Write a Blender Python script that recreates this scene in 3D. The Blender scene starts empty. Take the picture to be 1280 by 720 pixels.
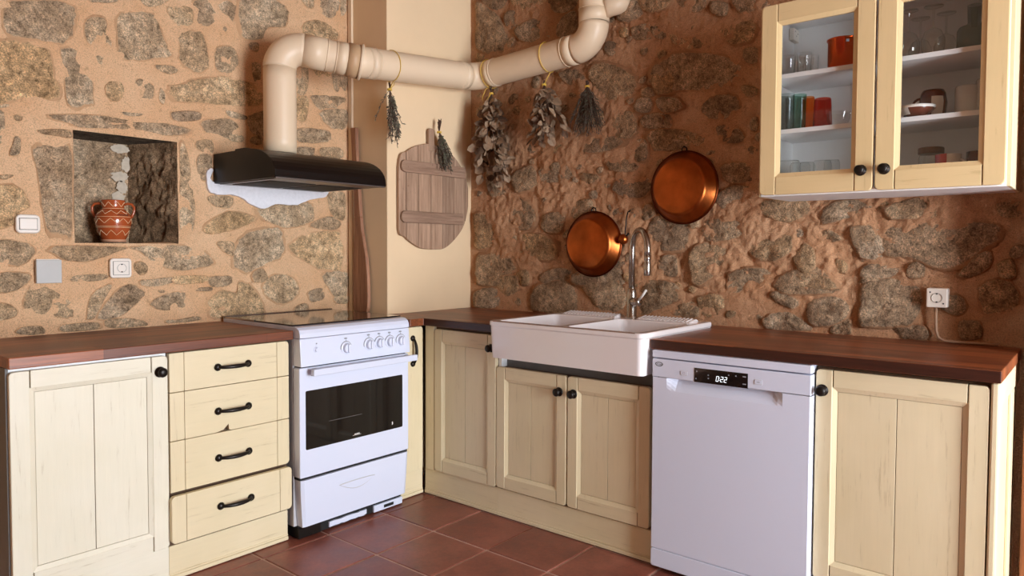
import bpy, bmesh, math, random
from math import pi, sin, cos, sqrt, atan2
from mathutils import Vector, Matrix, noise

random.seed(7)
scene = bpy.context.scene
col = scene.collection

# ------------------------------------------------------------------ camera
CAM = (-3.1544, -3.2436, 1.2445)
YAW, PITCH, ROLL, FPX, PPX, PPY = .8802, -.0368, .004, 897.386, 640., 345.34
_fw = Vector((sin(YAW)*cos(PITCH), cos(YAW)*cos(PITCH), sin(PITCH)))
_rt = Vector((cos(YAW), -sin(YAW), 0))
_up = _rt.cross(_fw)
RT = _rt*cos(ROLL) + _up*sin(ROLL)
UP = _up*cos(ROLL) - _rt*sin(ROLL)
cd = bpy.data.cameras.new('camera')
cam = bpy.data.objects.new('camera', cd)
col.objects.link(cam)
cam.matrix_world = Matrix(((RT.x, UP.x, -_fw.x, CAM[0]), (RT.y, UP.y, -_fw.y, CAM[1]),
                           (RT.z, UP.z, -_fw.z, CAM[2]), (0, 0, 0, 1)))
cd.sensor_width = 36
cd.lens = FPX/1280*36
cd.shift_y = (PPY-360)/1280
cd.clip_start = .05
scene.camera = cam
scene.cycles.transparent_max_bounces = 32

# ------------------------------------------------------------------ light
world = bpy.data.worlds.new('overcast_sky')
scene.world = world
world.use_nodes = True
bg = world.node_tree.nodes['Background']
bg.inputs[0].default_value = (.85, .92, 1.0, 1)
bg.inputs[1].default_value = 37.0
# the room's glazed opening: x0,x1,z0,z1 in the front wall
ROOM_X, ROOM_Y, ROOM_H = -5.6, -5.4, 2.75
DOOR_OPEN = (-2.3, -.8, .15, 2.15)


def portal(name, loc, rot, sx, sy):
    l = bpy.data.lights.new(name, 'AREA')
    l.shape = 'RECTANGLE'
    l.size, l.size_y = sx, sy
    l.cycles.is_portal = True
    o = bpy.data.objects.new(name, l)
    col.objects.link(o)
    o.location, o.rotation_euler = loc, rot


portal('daylight_portal', ((DOOR_OPEN[0]+DOOR_OPEN[1])/2, ROOM_Y-.12, (DOOR_OPEN[2]+DOOR_OPEN[3])/2), (pi/2, 0, 0),
       DOOR_OPEN[1]-DOOR_OPEN[0], DOOR_OPEN[3]-DOOR_OPEN[2])
vs = scene.view_settings
vs.view_transform = 'Standard'
vs.look = 'None'
vs.gamma = 1
vs.use_curve_mapping = False
vs.exposure = 0.0


# ------------------------------------------------------------------ pixel -> point
def ray(u, v):
    return _fw + RT*((u-PPX)/FPX) + UP*((PPY-v)/FPX)


def on(ax, val, u, v):
    d = ray(u, v)
    c = Vector(CAM)
    t = (val-c[ax])/d[ax]
    return c + d*t


def PL(u, v, d=0.):      # point on a plane facing -Y at distance d from the left wall -> (X, z)
    p = on(1, -d, u, v)
    return p.x, p.z


def PR(u, v, d=0.):      # point on a plane facing -X at distance d from the right wall -> (-Y, z)
    p = on(0, -d, u, v)
    return -p.y, p.z


def FL(u, z, d): return (u, -d, z)
def FR(u, z, d): return (-d, -u, z)
def FW(x, y, z): return (x, y, z)


# ------------------------------------------------------------------ materials
def sr(r, g, b):
    f = lambda c: (c/255/12.92 if c/255 <= .04045 else ((c/255+.055)/1.055)**2.4)
    return (f(r), f(g), f(b), 1)


def newmat(name):
    m = bpy.data.materials.new(name)
    m.use_nodes = True
    nt = m.node_tree
    return m, nt, nt.nodes['Principled BSDF']


def N(nt, typ, **kw):
    n = nt.nodes.new(typ)
    for k, v in kw.items():
        if k in n.inputs.keys():
            n.inputs[k].default_value = v
        else:
            setattr(n, k, v)
    return n


def coords(nt, scale=(1, 1, 1), rot=(0, 0, 0), kind='Object'):
    t = N(nt, 'ShaderNodeTexCoord')
    m = N(nt, 'ShaderNodeMapping')
    m.inputs['Scale'].default_value = scale
    m.inputs['Rotation'].default_value = rot
    nt.links.new(t.outputs[kind], m.inputs['Vector'])
    return m.outputs['Vector']


def ramp(nt, fac, stops):
    r = N(nt, 'ShaderNodeValToRGB')
    els = r.color_ramp.elements
    while len(els) < len(stops):
        els.new(.5)
    for e, (p, c) in zip(els, stops):
        e.position, e.color = p, c
    nt.links.new(fac, r.inputs['Fac'])
    return r.outputs['Color']


def mix(nt, a, b, fac, mode='MIX'):
    n = N(nt, 'ShaderNodeMix', data_type='RGBA', blend_type=mode)
    for sock, v in ((n.inputs[0], fac), (n.inputs[6], a), (n.inputs[7], b)):
        if hasattr(v, 'links') or isinstance(v, bpy.types.NodeSocket):
            nt.links.new(v, sock)
        else:
            sock.default_value = v
    return n.outputs[2]


def noise_fac(nt, vec, scale, detail=4, rough=.6):
    n = N(nt, 'ShaderNodeTexNoise', Scale=scale, Detail=detail, Roughness=rough)
    nt.links.new(vec, n.inputs['Vector'])
    return n.outputs['Fac']


def bump(nt, b, facs):
    prev = None
    for fac, strength, dist in facs:
        n = N(nt, 'ShaderNodeBump', Strength=strength, Distance=dist)
        nt.links.new(fac, n.inputs['Height'])
        if prev:
            nt.links.new(prev, n.inputs['Normal'])
        prev = n.outputs['Normal']
    nt.links.new(prev, b.inputs['Normal'])


def plain(name, c, rough=.5, metal=0., coat=0., var=.0, scale=20, spec=None, emit=None):
    m, nt, b = newmat(name)
    b.inputs['Roughness'].default_value = rough
    b.inputs['Metallic'].default_value = metal
    b.inputs['Coat Weight'].default_value = coat
    b.inputs['Coat Roughness'].default_value = .1
    if spec is not None:
        b.inputs['Specular IOR Level'].default_value = spec
    f = noise_fac(nt, coords(nt), scale)
    dk = tuple(x*(1-var) for x in c[:3])+(1,)
    lt = tuple(min(1, x*(1+var)) for x in c[:3])+(1,)
    nt.links.new(ramp(nt, f, [(.3, dk), (.7, lt)]), b.inputs['Base Color'])
    if emit:
        b.inputs['Emission Color'].default_value = c
        b.inputs['Emission Strength'].default_value = emit
    return m


def mat_mortar(name, c1, c2, br=.010):
    m, nt, b = newmat(name)
    v = coords(nt, kind='Object')
    a = noise_fac(nt, v, 3.0, 5)
    g = noise_fac(nt, v, 260, 3)
    k = noise_fac(nt, v, 30, 6, .7)
    c = ramp(nt, a, [(.3, c1), (.7, c2)])
    c = mix(nt, c, ramp(nt, g, [(.3, (.35, .3, .27, 1)), (.5, (1, 1, 1, 1)), (.75, (1.25, 1.2, 1.15, 1))]), .55, 'MULTIPLY')
    c = mix(nt, c, ramp(nt, k, [(.28, (.45, .38, .32, 1)), (.42, (1, 1, 1, 1))]), .6, 'MULTIPLY')
    nt.links.new(c, b.inputs['Base Color'])
    b.inputs['Roughness'].default_value = .95
    b.inputs['Specular IOR Level'].default_value = .15
    bump(nt, b, [(k, .8, br), (noise_fac(nt, v, 90, 5, .7), .7, br*.45), (g, .8, .003)])
    return m


def mat_stone(name, dark, mid, light, br=.014, mortar=None):
    m, nt, b = newmat(name)
    t = N(nt, 'ShaderNodeTexCoord')
    oi = N(nt, 'ShaderNodeObjectInfo')
    mp = N(nt, 'ShaderNodeMapping')
    nt.links.new(t.outputs['Object'], mp.inputs['Vector'])
    sc = N(nt, 'ShaderNodeVectorMath', operation='SCALE')
    sc.inputs[0].default_value = (7., 3., 5.)
    nt.links.new(oi.outputs['Random'], sc.inputs['Scale'])
    nt.links.new(sc.outputs[0], mp.inputs['Location'])
    v = mp.outputs['Vector']
    a = noise_fac(nt, v, 9, 6, .65)
    f = noise_fac(nt, v, 42, 8, .72)
    g = noise_fac(nt, v, 190, 4, .6)
    vein = N(nt, 'ShaderNodeTexNoise', Scale=13, Detail=10, Roughness=.75, Distortion=1.6)
    nt.links.new(v, vein.inputs['Vector'])
    vein = vein.outputs['Fac']
    c = ramp(nt, a, [(.3, dark), (.5, mid), (.72, light)])
    tint = ramp(nt, oi.outputs['Random'], [(0, (.8, .78, .78, 1)), (.35, (1.02, .97, .9, 1)), (.65, (.98, .99, 1.0, 1)), (1, (1.18, 1.06, .86, 1))])
    c = mix(nt, c, tint, 1., 'MULTIPLY')
    c = mix(nt, c, ramp(nt, vein, [(.34, (.42, .4, .37, 1)), (.44, (.95, .95, .95, 1)), (.58, (1, 1, 1, 1)), (.68, (1.45, 1.43, 1.4, 1))]), .85, 'MULTIPLY')
    c = mix(nt, c, ramp(nt, f, [(.34, (.4, .37, .34, 1)), (.46, (1, 1, 1, 1)), (.62, (1.5, 1.48, 1.44, 1))]), .85, 'MULTIPLY')
    c = mix(nt, c, ramp(nt, g, [(.34, (.45, .43, .4, 1)), (.5, (1, 1, 1, 1)), (.66, (1.7, 1.68, 1.65, 1))]), .75, 'MULTIPLY')
    if mortar:      # lime mortar smeared over the edges of the stone
        at = N(nt, 'ShaderNodeAttribute', attribute_name='rim')
        h = noise_fac(nt, v, 15, 6, .75)
        sm = N(nt, 'ShaderNodeMath', operation='ADD')
        nt.links.new(at.outputs['Fac'], sm.inputs[0])
        nt.links.new(h, sm.inputs[1])
        c = mix(nt, c, mortar, ramp(nt, sm.outputs[0], [(.84, (0, 0, 0, 1)), (1.06, (1, 1, 1, 1))]))
    nt.links.new(c, b.inputs['Base Color'])
    b.inputs['Roughness'].default_value = .9
    b.inputs['Specular IOR Level'].default_value = .2
    bump(nt, b, [(vein, .6, br), (f, .9, br), (g, .6, .003)])
    return m


def mat_paint(name, c, axis):
    """cream brushed paint over oak: faint grain along the given axis, brown specks of wear"""
    m, nt, b = newmat(name)
    s = [70, 70, 70]
    s[axis] = 5
    v = coords(nt, tuple(s))
    g = noise_fac(nt, v, 1, 6, .7)
    v2 = coords(nt)
    sp = noise_fac(nt, v2, 75, 3, .6)
    big = noise_fac(nt, v2, 2.5, 3)
    dk = (c[0]*.80, c[1]*.76, c[2]*.70, 1)
    cc = ramp(nt, g, [(.30, dk), (.40, c), (.8, tuple(min(1, x*1.05) for x in c[:3])+(1,))])
    cc = mix(nt, cc, ramp(nt, big, [(.3, (.95, .94, .9, 1)), (.7, (1.03, 1.03, 1.05, 1))]), 1, 'MULTIPLY')
    cc = mix(nt, cc, ramp(nt, sp, [(.19, (.2, .12, .08, 1)), (.23, (1, 1, 1, 1))]), .8, 'MULTIPLY')
    nt.links.new(cc, b.inputs['Base Color'])
    b.inputs['Roughness'].default_value = .5
    bump(nt, b, [(g, .25, .0015)])
    return m


def mat_worktop(name, rot):
    m, nt, b = newmat(name)
    v = coords(nt, rot=(0, 0, rot))
    br = N(nt, 'ShaderNodeTexBrick', Scale=1.0)
    br.inputs['Brick Width'].default_value = .62
    br.inputs['Row Height'].default_value = .042
    br.inputs['Mortar Size'].default_value = .0006
    br.inputs['Color1'].default_value = sr(154, 86, 48)
    br.inputs['Color2'].default_value = sr(104, 54, 31)
    br.inputs['Mortar'].default_value = sr(58, 26, 16)
    br.offset = .37
    nt.links.new(v, br.inputs['Vector'])
    sc = N(nt, 'ShaderNodeMapping')
    sc.inputs['Scale'].default_value = (5, 120, 120)
    nt.links.new(v, sc.inputs['Vector'])
    g = noise_fac(nt, sc.outputs['Vector'], 1, 6, .7)
    c = mix(nt, br.outputs['Color'], ramp(nt, g, [(.32, (.42, .36, .32, 1)), (.5, (1.0, 1, 1, 1)), (.75, (1.5, 1.4, 1.25, 1))]), .85, 'MULTIPLY')
    nt.links.new(c, b.inputs['Base Color'])
    b.inputs['Roughness'].default_value = .38
    bump(nt, b, [(g, .15, .001)])
    return m


def mat_wood(name, c1, c2, axis=2, rough=.75, scale=60):
    m, nt, b = newmat(name)
    s = [scale, scale, scale]
    s[axis] = scale*.06
    v = coords(nt, tuple(s))
    g = noise_fac(nt, v, 1, 7, .7)
    oi = N(nt, 'ShaderNodeObjectInfo')
    k = noise_fac(nt, coords(nt), 40, 4, .7)
    c = ramp(nt, g, [(.3, c1), (.65, c2)])
    c = mix(nt, c, ramp(nt, oi.outputs['Random'], [(0, (.85, .84, .83, 1)), (1, (1.1, 1.08, 1.05, 1))]), 1, 'MULTIPLY')
    c = mix(nt, c, ramp(nt, k, [(.25, (.3, .25, .22, 1)), (.36, (1, 1, 1, 1))]), .8, 'MULTIPLY')
    nt.links.new(c, b.inputs['Base Color'])
    b.inputs['Roughness'].default_value = rough
    bump(nt, b, [(g, .5, .003)])
    return m


def mat_tile(name):
    m, nt, b = newmat(name)
    t = N(nt, 'ShaderNodeTexCoord')
    oi = N(nt, 'ShaderNodeObjectInfo')
    add = N(nt, 'ShaderNodeVectorMath', operation='ADD')
    nt.links.new(t.outputs['Object'], add.inputs[0])
    nt.links.new(oi.outputs['Location'], add.inputs[1])
    v = add.outputs[0]
    a = noise_fac(nt, v, 7, 6, .65)
    f = noise_fac(nt, v, 60, 5, .7)
    c = ramp(nt, a, [(.3, sr(112, 58, 46)), (.5, sr(138, 78, 62)), (.72, sr(162, 98, 80))])
    c = mix(nt, c, ramp(nt, oi.outputs['Random'], [(0, (.85, .84, .84, 1)), (1, (1.12, 1.1, 1.1, 1))]), 1, 'MULTIPLY')
    c = mix(nt, c, ramp(nt, f, [(.3, (.7, .66, .64, 1)), (.6, (1.05, 1.05, 1.05, 1))]), .6, 'MULTIPLY')
    nt.links.new(c, b.inputs['Base Color'])
    nt.links.new(ramp(nt, a, [(.3, (.3, .3, .3, 1)), (.7, (.48, .48, .48, 1))]), b.inputs['Roughness'])
    bump(nt, b, [(a, .25, .006), (f, .15, .001)])
    return m


def mat_glass(name, tint=(1, 1, 1, 1), edge=.35, base=.04, edgecol=(.6, .64, .62, 1)):
    """thin clear glass: mostly transparent, mirror-like towards grazing angles"""
    m, nt, b = newmat(name)
    nt.nodes.remove(b)
    out = nt.nodes['Material Output']
    tr = N(nt, 'ShaderNodeBsdfTransparent')
    lw = N(nt, 'ShaderNodeLayerWeight', Blend=edge)
    nt.links.new(ramp(nt, lw.outputs['Facing'], [(.0, tint), (.6, tint), (1, tuple(a*b_ for a, b_ in zip(tint, edgecol)))]), tr.inputs['Color'])
    gl = N(nt, 'ShaderNodeBsdfGlossy', Roughness=.03)
    fw_ = N(nt, 'ShaderNodeLayerWeight', Blend=.5)
    pw = N(nt, 'ShaderNodeMath', operation='POWER')
    pw.inputs[1].default_value = 5.
    nt.links.new(fw_.outputs['Facing'], pw.inputs[0])
    fr = N(nt, 'ShaderNodeMath', operation='MULTIPLY_ADD')
    fr.inputs[1].default_value, fr.inputs[2].default_value = .9, base
    nt.links.new(pw.outputs[0], fr.inputs[0])
    mx = N(nt, 'ShaderNodeMixShader')
    nt.links.new(fr.outputs[0], mx.inputs[0])
    nt.links.new(tr.outputs[0], mx.inputs[1])
    nt.links.new(gl.outputs[0], mx.inputs[2])
    nt.links.new(mx.outputs[0], out.inputs['Surface'])
    return m


CREAM = sr(224, 207, 170)
M = {
    'mortar': mat_mortar('lime_mortar', sr(224, 176, 132), sr(240, 202, 162)),
    'mortar_r': mat_mortar('dimmed_lime_mortar', sr(196, 142, 102), sr(216, 168, 130), .022),  # same lime mortar, its colour darkened for the dim light on this wall
    'stone': mat_stone('grey_limestone', sr(152, 128, 100), sr(190, 164, 134), sr(224, 202, 172), mortar=sr(224, 180, 138)),
    'stone_r': mat_stone('rough_limestone', sr(138, 110, 86), sr(184, 154, 125), sr(220, 192, 162), .035, mortar=sr(204, 152, 112)),
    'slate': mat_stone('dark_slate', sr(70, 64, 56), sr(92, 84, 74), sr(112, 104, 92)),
    'niche_rock': mat_stone('brown_rock', sr(104, 82, 60), sr(146, 118, 90), sr(188, 158, 126), .03),
    'plaster': plain('white_plaster', sr(236, 234, 238), .95, var=.06, scale=60),
    'lime': plain('lime_smear', sr(200, 186, 166), .95, var=.1, scale=60),
    'cream_wall': plain('cream_wall_paint', sr(238, 208, 168), .8, var=.03, scale=3),
    'white_wall': plain('white_wall_paint', sr(216, 196, 168), .9, var=.02, scale=3),
    'ceiling_wood': mat_wood('ceiling_boards', sr(120, 84, 58), sr(160, 118, 84), 0, .7, 30),
    'cream_v': mat_paint('cream_paint_upright', CREAM, 2),
    'cream_x': mat_paint('cream_paint_left_run', CREAM, 0),
    'cream_y': mat_paint('cream_paint_right_run', CREAM, 1),
    'white_v': mat_paint('pale_paint_upright', sr(230, 222, 200), 2),
    'white_x': mat_paint('pale_paint_lengthwise', sr(230, 222, 200), 0),
    'tan_v': mat_paint('tan_paint_upright', sr(220, 192, 144), 2),
    'tan_y': mat_paint('tan_paint_lengthwise', sr(220, 192, 144), 1),
    'glaze': plain('brown_joint_glaze', sr(96, 70, 48), .7, var=.1),
    'white_board': plain('white_melamine', sr(240, 239, 238), .45, var=.01),
    'grey_board': plain('grey_and_panel_shade', sr(108, 104, 100), .6, var=.05),
    'worktop_x': mat_worktop('oiled_oak_left_run', 0),
    'worktop_y': mat_worktop('oiled_oak_right_run', pi/2),
    'iron': plain('black_bronze', sr(38, 32, 28), .38, .6, var=.2),
    'enamel': plain('white_enamel', sr(218, 222, 238), .28, coat=.3, var=.01, scale=2),
    'enamel_side': plain('grey_enamel', sr(196, 194, 196), .4, var=.03),
    'ceramic': plain('white_ceramic', sr(234, 226, 224), .14, coat=.5, var=.015, scale=3),
    'stain': plain('brown_rim_stain', sr(140, 108, 88), .5, var=.2),
    'black_glass': plain('black_glass', sr(12, 12, 13), .06, coat=.4, var=.1),
    'hob_glass': plain('smoked_hob_glass', sr(34, 24, 20), .06, coat=.5, var=.1),
    'black': plain('matt_black', sr(14, 13, 13), .7, var=.1),
    'hood': plain('black_hood_enamel', sr(20, 12, 9), .38, var=.1, spec=.3),
    'hood_under': plain('hood_aluminium', sr(120, 112, 108), .35, .7, var=.05),
    'steel': plain('brushed_steel', sr(176, 170, 164), .24, 1., var=.06),
    'duct': plain('cream_duct_paint', sr(234, 208, 176), .42, var=.02, scale=4),
    'duct_dark': plain('tan_duct_collar', sr(196, 160, 122), .5, var=.03),
    'copper': plain('aged_copper', sr(172, 92, 44), .32, 1., var=.22, scale=14),
    'copper_rim': plain('dark_copper_rim', sr(112, 50, 24), .4, 1., var=.2),
    'canister': plain('bright_copper', sr(222, 84, 26), .18, 1., var=.05),
    'terracotta': plain('glazed_terracotta', sr(176, 84, 44), .18, coat=.5, var=.1),
    'clay': plain('bare_clay', sr(206, 150, 116), .8, var=.08),
    'slip': plain('cream_slip', sr(240, 206, 160), .4, var=.05),
    'ink': plain('black_ink', sr(24, 18, 16), .6, var=.1),
    'plastic': plain('ivory_plastic', sr(236, 226, 214), .4, var=.01),
    'grey_plastic': plain('grey_plastic', sr(190, 188, 184), .5, var=.03),
    'cord': plain('tan_cable', sr(176, 140, 112), .6, var=.05),
    'old_wood': mat_wood('weathered_plank', sr(140, 108, 84), sr(190, 156, 130), 2),
    'old_wood_x': mat_wood('weathered_batten', sr(124, 94, 74), sr(176, 142, 118), 0),
    'paddle': mat_wood('worn_brown_wood', sr(112, 70, 46), sr(172, 122, 90), 2, .6),
    'post': mat_wood('varnished_brown_wood', sr(118, 66, 36), sr(168, 104, 62), 2, .45, 40),
    'tile': mat_tile('red_clay_tile'),
    'grout': plain('grey_pink_grout', sr(186, 150, 132), .9, var=.15, scale=30),
    'leaf': plain('dried_eucalyptus_leaf', sr(152, 124, 98), .7, var=.3, scale=30),
    'leaf_dark': plain('dried_brown_leaf', sr(104, 78, 58), .8, var=.3, scale=30),
    'herb': plain('dried_green_herb', sr(92, 90, 70), .8, var=.35, scale=60),
    'herb_grey': plain('dried_grey_herb', sr(98, 88, 74), .8, var=.35, scale=60),
    'stem': plain('brown_stem', sr(82, 58, 44), .8, var=.2),
    'twine': plain('yellow_twine', sr(222, 182, 72), .6, var=.1),
    'pane': mat_glass('cabinet_pane', (.985, .99, .99, 1)),
    'clear': mat_glass('clear_glass', (.95, .965, .96, 1), .45, base=.10, edgecol=(.62, .66, .64, 1)),
    'green_g': mat_glass('green_glass', (.42, .66, .58, 1), .4),
    'smoke_g': mat_glass('smoke_glass', (.62, .68, .66, 1), .4),
    'orange_g': mat_glass('orange_glass', (.9, .34, .1, 1), .4),
    'red_g': mat_glass('red_glass', (.75, .08, .05, 1), .4),
    'crockery': plain('white_crockery', sr(232, 226, 218), .25, coat=.3, var=.02),
    'brown_crock': plain('brown_crockery', sr(96, 44, 28), .22, coat=.4, var=.1),
    'red_crock': plain('red_crockery', sr(190, 24, 30), .25, coat=.3, var=.03),
    'lid': plain('bronze_lid', sr(112, 72, 44), .4, .5, var=.1),
    'display': plain('lit_display_digit', (.9, .95, 1, 1), .5, emit=.8),
    'print': plain('grey_print', sr(150, 150, 156), .6, var=.02),
    'window_frame': plain('dark_window_frame', sr(90, 62, 44), .5, var=.1),
}


# ------------------------------------------------------------------ mesh helpers
class MB:
    def __init__(self, F=FW):
        self.v, self.f, self.F = [], [], F

    def add(self, vs_, fs_):
        n = len(self.v)
        self.v += [self.F(*p) for p in vs_]
        self.f += [tuple(i+n for i in f) for f in fs_]
        return self

    def box(self, a0, a1, b0, b1, c0, c1):
        if a0 > a1: a0, a1 = a1, a0
        if b0 > b1: b0, b1 = b1, b0
        if c0 > c1: c0, c1 = c1, c0
        return self.add([(a0, b0, c0), (a1, b0, c0), (a1, b1, c0), (a0, b1, c0), (a0, b0, c1), (a1, b0, c1), (a1, b1, c1), (a0, b1, c1)],
                        [(3, 2, 1, 0), (4, 5, 6, 7), (0, 1, 5, 4), (1, 2, 6, 5), (2, 3, 7, 6), (3, 0, 4, 7)])

    def prism(self, poly, c0, c1):
        """polygon in the first two axes (counter-clockwise), extruded along the third"""
        n = len(poly)
        return self.add([(p[0], p[1], c0) for p in poly]+[(p[0], p[1], c1) for p in poly],
                        [tuple(range(n-1, -1, -1)), tuple(range(n, 2*n))]+[(i, (i+1) % n, (i+1) % n+n, i+n) for i in range(n)])

    def extr(self, prof, a0, a1):
        """profile in (d, z), extruded along the first axis"""
        n = len(prof)
        return self.add([(a0, z, d) for d, z in prof]+[(a1, z, d) for d, z in prof],
                        [tuple(range(n)), tuple(range(2*n-1, n-1, -1))]+[(i, i+n, (i+1) % n+n, (i+1) % n) for i in range(n)])

    def lathe(self, c, prof, seg=20, axis=2, a0=0, a1=2*pi):
        """profile (r, h) revolved about an axis of the frame through c"""
        full = abs(a1-a0-2*pi) < 1e-6
        k = seg if full else seg+1
        vs_ = []
        ax = [(1, 2, 0), (2, 0, 1), (0, 1, 2)][axis]
        for r, h in prof:
            for i in range(k):
                a = a0+(a1-a0)*i/seg
                p = [0, 0, 0]
                p[ax[0]], p[ax[1]], p[ax[2]] = c[ax[0]]+r*cos(a), c[ax[1]]+r*sin(a), c[ax[2]]+h
                vs_.append(tuple(p))
        fs_ = []
        for j in range(len(prof)-1):
            for i in range(k if full else k-1):
                i2 = (i+1) % k
                fs_.append((j*k+i, j*k+i2, (j+1)*k+i2, (j+1)*k+i))
        return self.add(vs_, fs_)

    def tube(self, pts, r, seg=8, caps=True):
        pts = [Vector(p) for p in pts]
        n = len(pts)
        rs = r if isinstance(r, (list, tuple)) else [r]*n
        t0 = (pts[1]-pts[0]).normalized()
        nrm = t0.orthogonal().normalized()
        vs_ = []
        for i in range(n):
            t = (pts[min(i+1, n-1)]-pts[max(i-1, 0)]).normalized()
            nrm = (nrm-t*nrm.dot(t))
            nrm = nrm.normalized() if nrm.length > 1e-6 else t.orthogonal().normalized()
            b = t.cross(nrm)
            for k in range(seg):
                a = 2*pi*k/seg
                vs_.append(tuple(pts[i]+(nrm*cos(a)+b*sin(a))*rs[i]))
        fs_ = [(i*seg+k, i*seg+(k+1) % seg, (i+1)*seg+(k+1) % seg, (i+1)*seg+k) for i in range(n-1) for k in range(seg)]
        if caps:
            fs_ += [tuple(range(seg-1, -1, -1)), tuple(range((n-1)*seg, n*seg))]
        return self.add(vs_, fs_)


def rounded(u0, u1, z0, z1, r, corners=(1, 1, 1, 1), seg=4):
    """counter-clockwise rectangle, corners order: bottom-left, bottom-right, top-right, top-left"""
    out = []
    for (cx, cz, sx, sz, a0), on_ in zip(((u0, z0, 1, 1, pi), (u1, z0, -1, 1, 1.5*pi), (u1, z1, -1, -1, 0), (u0, z1, 1, -1, .5*pi)), corners):
        if not on_:
            out.append((cx, cz))
            continue
        for i in range(seg+1):
            a = a0+pi/2*i/seg
            out.append((cx+sx*r+r*cos(a), cz+sz*r+r*sin(a)))
    return out


def ellipse(cx, cz, a, b, seg=24):
    return [(cx+a*cos(2*pi*i/seg), cz+b*sin(2*pi*i/seg)) for i in range(seg)]


def base_of(parent):
    o = Vector((0, 0, 0))
    while parent is not None:
        o += parent.location
        parent = parent.parent
    return o


def obj(name, mb, m, parent=None, bevel=0, smooth=False, solid=0, label=None, origin=None, seg=2, autos=False):
    me = bpy.data.meshes.new(name)
    off = base_of(parent)
    loc = Vector((0, 0, 0))
    if parent is None and origin is not None:
        loc = Vector(origin)
        off = loc
    me.from_pydata([tuple(Vector(v)-off) for v in mb.v], [], mb.f)
    me.update()
    me.materials.append(M[m] if isinstance(m, str) else m)
    if smooth:
        me.polygons.foreach_set('use_smooth', [True]*len(me.polygons))
    o = bpy.data.objects.new(name, me)
    col.objects.link(o)
    o.location = loc
    o.parent = parent
    if solid:
        s = o.modifiers.new('solid', 'SOLIDIFY')
        s.thickness, s.offset = solid, 0
    if bevel:
        b = o.modifiers.new('bevel', 'BEVEL')
        b.width, b.segments, b.limit_method, b.angle_limit = bevel, seg, 'ANGLE', math.radians(35)
    if label:
        o['label'] = label
    return o


def thing(name, label, cat, loc, group=None):
    o = bpy.data.objects.new(name, None)
    col.objects.link(o)
    o.location = loc
    o.empty_display_size = .05
    o['label'], o['category'] = label, cat
    if group:
        o['group'] = group
    return o


def tag(o, label, cat, group=None):
    o['label'], o['category'] = label, cat
    if group:
        o['group'] = group
    return o


def struct(o, label=None):
    o['kind'] = 'structure'
    if label:
        o['label'] = label
    return o


def smooth_closed(poly, n):
    """closed Catmull-Rom through the polygon, n points"""
    k = len(poly)
    out = []
    for i in range(n):
        t = i/n*k
        j = int(t)
        s = t-j
        p0, p1, p2, p3 = [Vector(poly[(j+q-1) % k]) for q in range(4)]
        out.append(.5*((2*p1)+(p2-p0)*s+(2*p0-5*p1+4*p2-p3)*s*s+(3*p1-p0-3*p2+p3)*s**3))
    return out


# ================================================================== SETTING
NX0, NX1, NZ0, NZ1 = -2.03, -1.606, 1.266, 1.724      # niche opening


def steps(segs):
    out = []
    for a, b, h in segs:
        n = max(1, round(abs(b-a)/h))
        out += [a+(b-a)*i/n for i in range(n)]
    out.append(segs[-1][1])
    return out


def grid_wall(us, zs, F, hfun, hole=None):
    mb = MB(F)
    nz = len(zs)
    mb.add([(u, z, hfun(u, z)) for u in us for z in zs], [])
    for i in range(len(us)-1):
        for j in range(nz-1):
            uc, zc = (us[i]+us[i+1])/2, (zs[j]+zs[j+1])/2
            if hole and hole[0] < uc < hole[1] and hole[2] < zc < hole[3]:
                continue
            mb.f.append((i*nz+j, (i+1)*nz+j, (i+1)*nz+j+1, i*nz+j+1))
    return mb


def h_left(u, z):
    p = Vector((u, z, 3.1))
    return .005*noise.noise(p*5)+.004*noise.noise(p*17)+.0022*noise.noise(p*45)


def h_right(u, z):
    p = Vector((u, z, 9.7))
    k = min(1, max(0, (z-.9)*4))*min(1, max(.25, (u-.32)*6))
    return k*(.016*noise.noise(p*4.5)+.011*noise.noise(p*11)+.006*(.5-abs(noise.noise(p*19))*1.6)+.009*noise.noise(p*36)+.007*noise.noise(p*80))+.002


# left stone wall (plane Y=0), with the niche cut through it
us = steps([(ROOM_X, -2.62, .6), (-2.62, NX0, .0125), (NX0, NX1, .0125), (NX1, -.60, .0125), (-.6, .25, .3)])
zs = steps([(0, .82, .4), (.82, NZ0, .0125), (NZ0, NZ1, .0125), (NZ1, 2.66, .0125), (2.66, ROOM_H, .1)])
wl = obj('wall_left', grid_wall(us, zs, FL, h_left, (NX0, NX1, NZ0, NZ1)), 'mortar', smooth=True)
struct(wl, 'rough stone wall in peach mortar behind the stove')
us = steps([(-.3, .28, .2), (.28, 3.08, .009), (3.08, -ROOM_Y, .6)])
zs = steps([(0, .82, .4), (.82, 2.6, .009), (2.6, ROOM_H, .15)])
wr = obj('wall_right', grid_wall(us, zs, FR, h_right), 'mortar_r', smooth=True)
struct(wr, 'rugged stone wall in shade-darkened mortar behind the sink')

# niche lining: ceiling slab, floor, back, two sides
NB = (-1.995, -1.736, 1.268, 1.716, .205)


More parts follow.
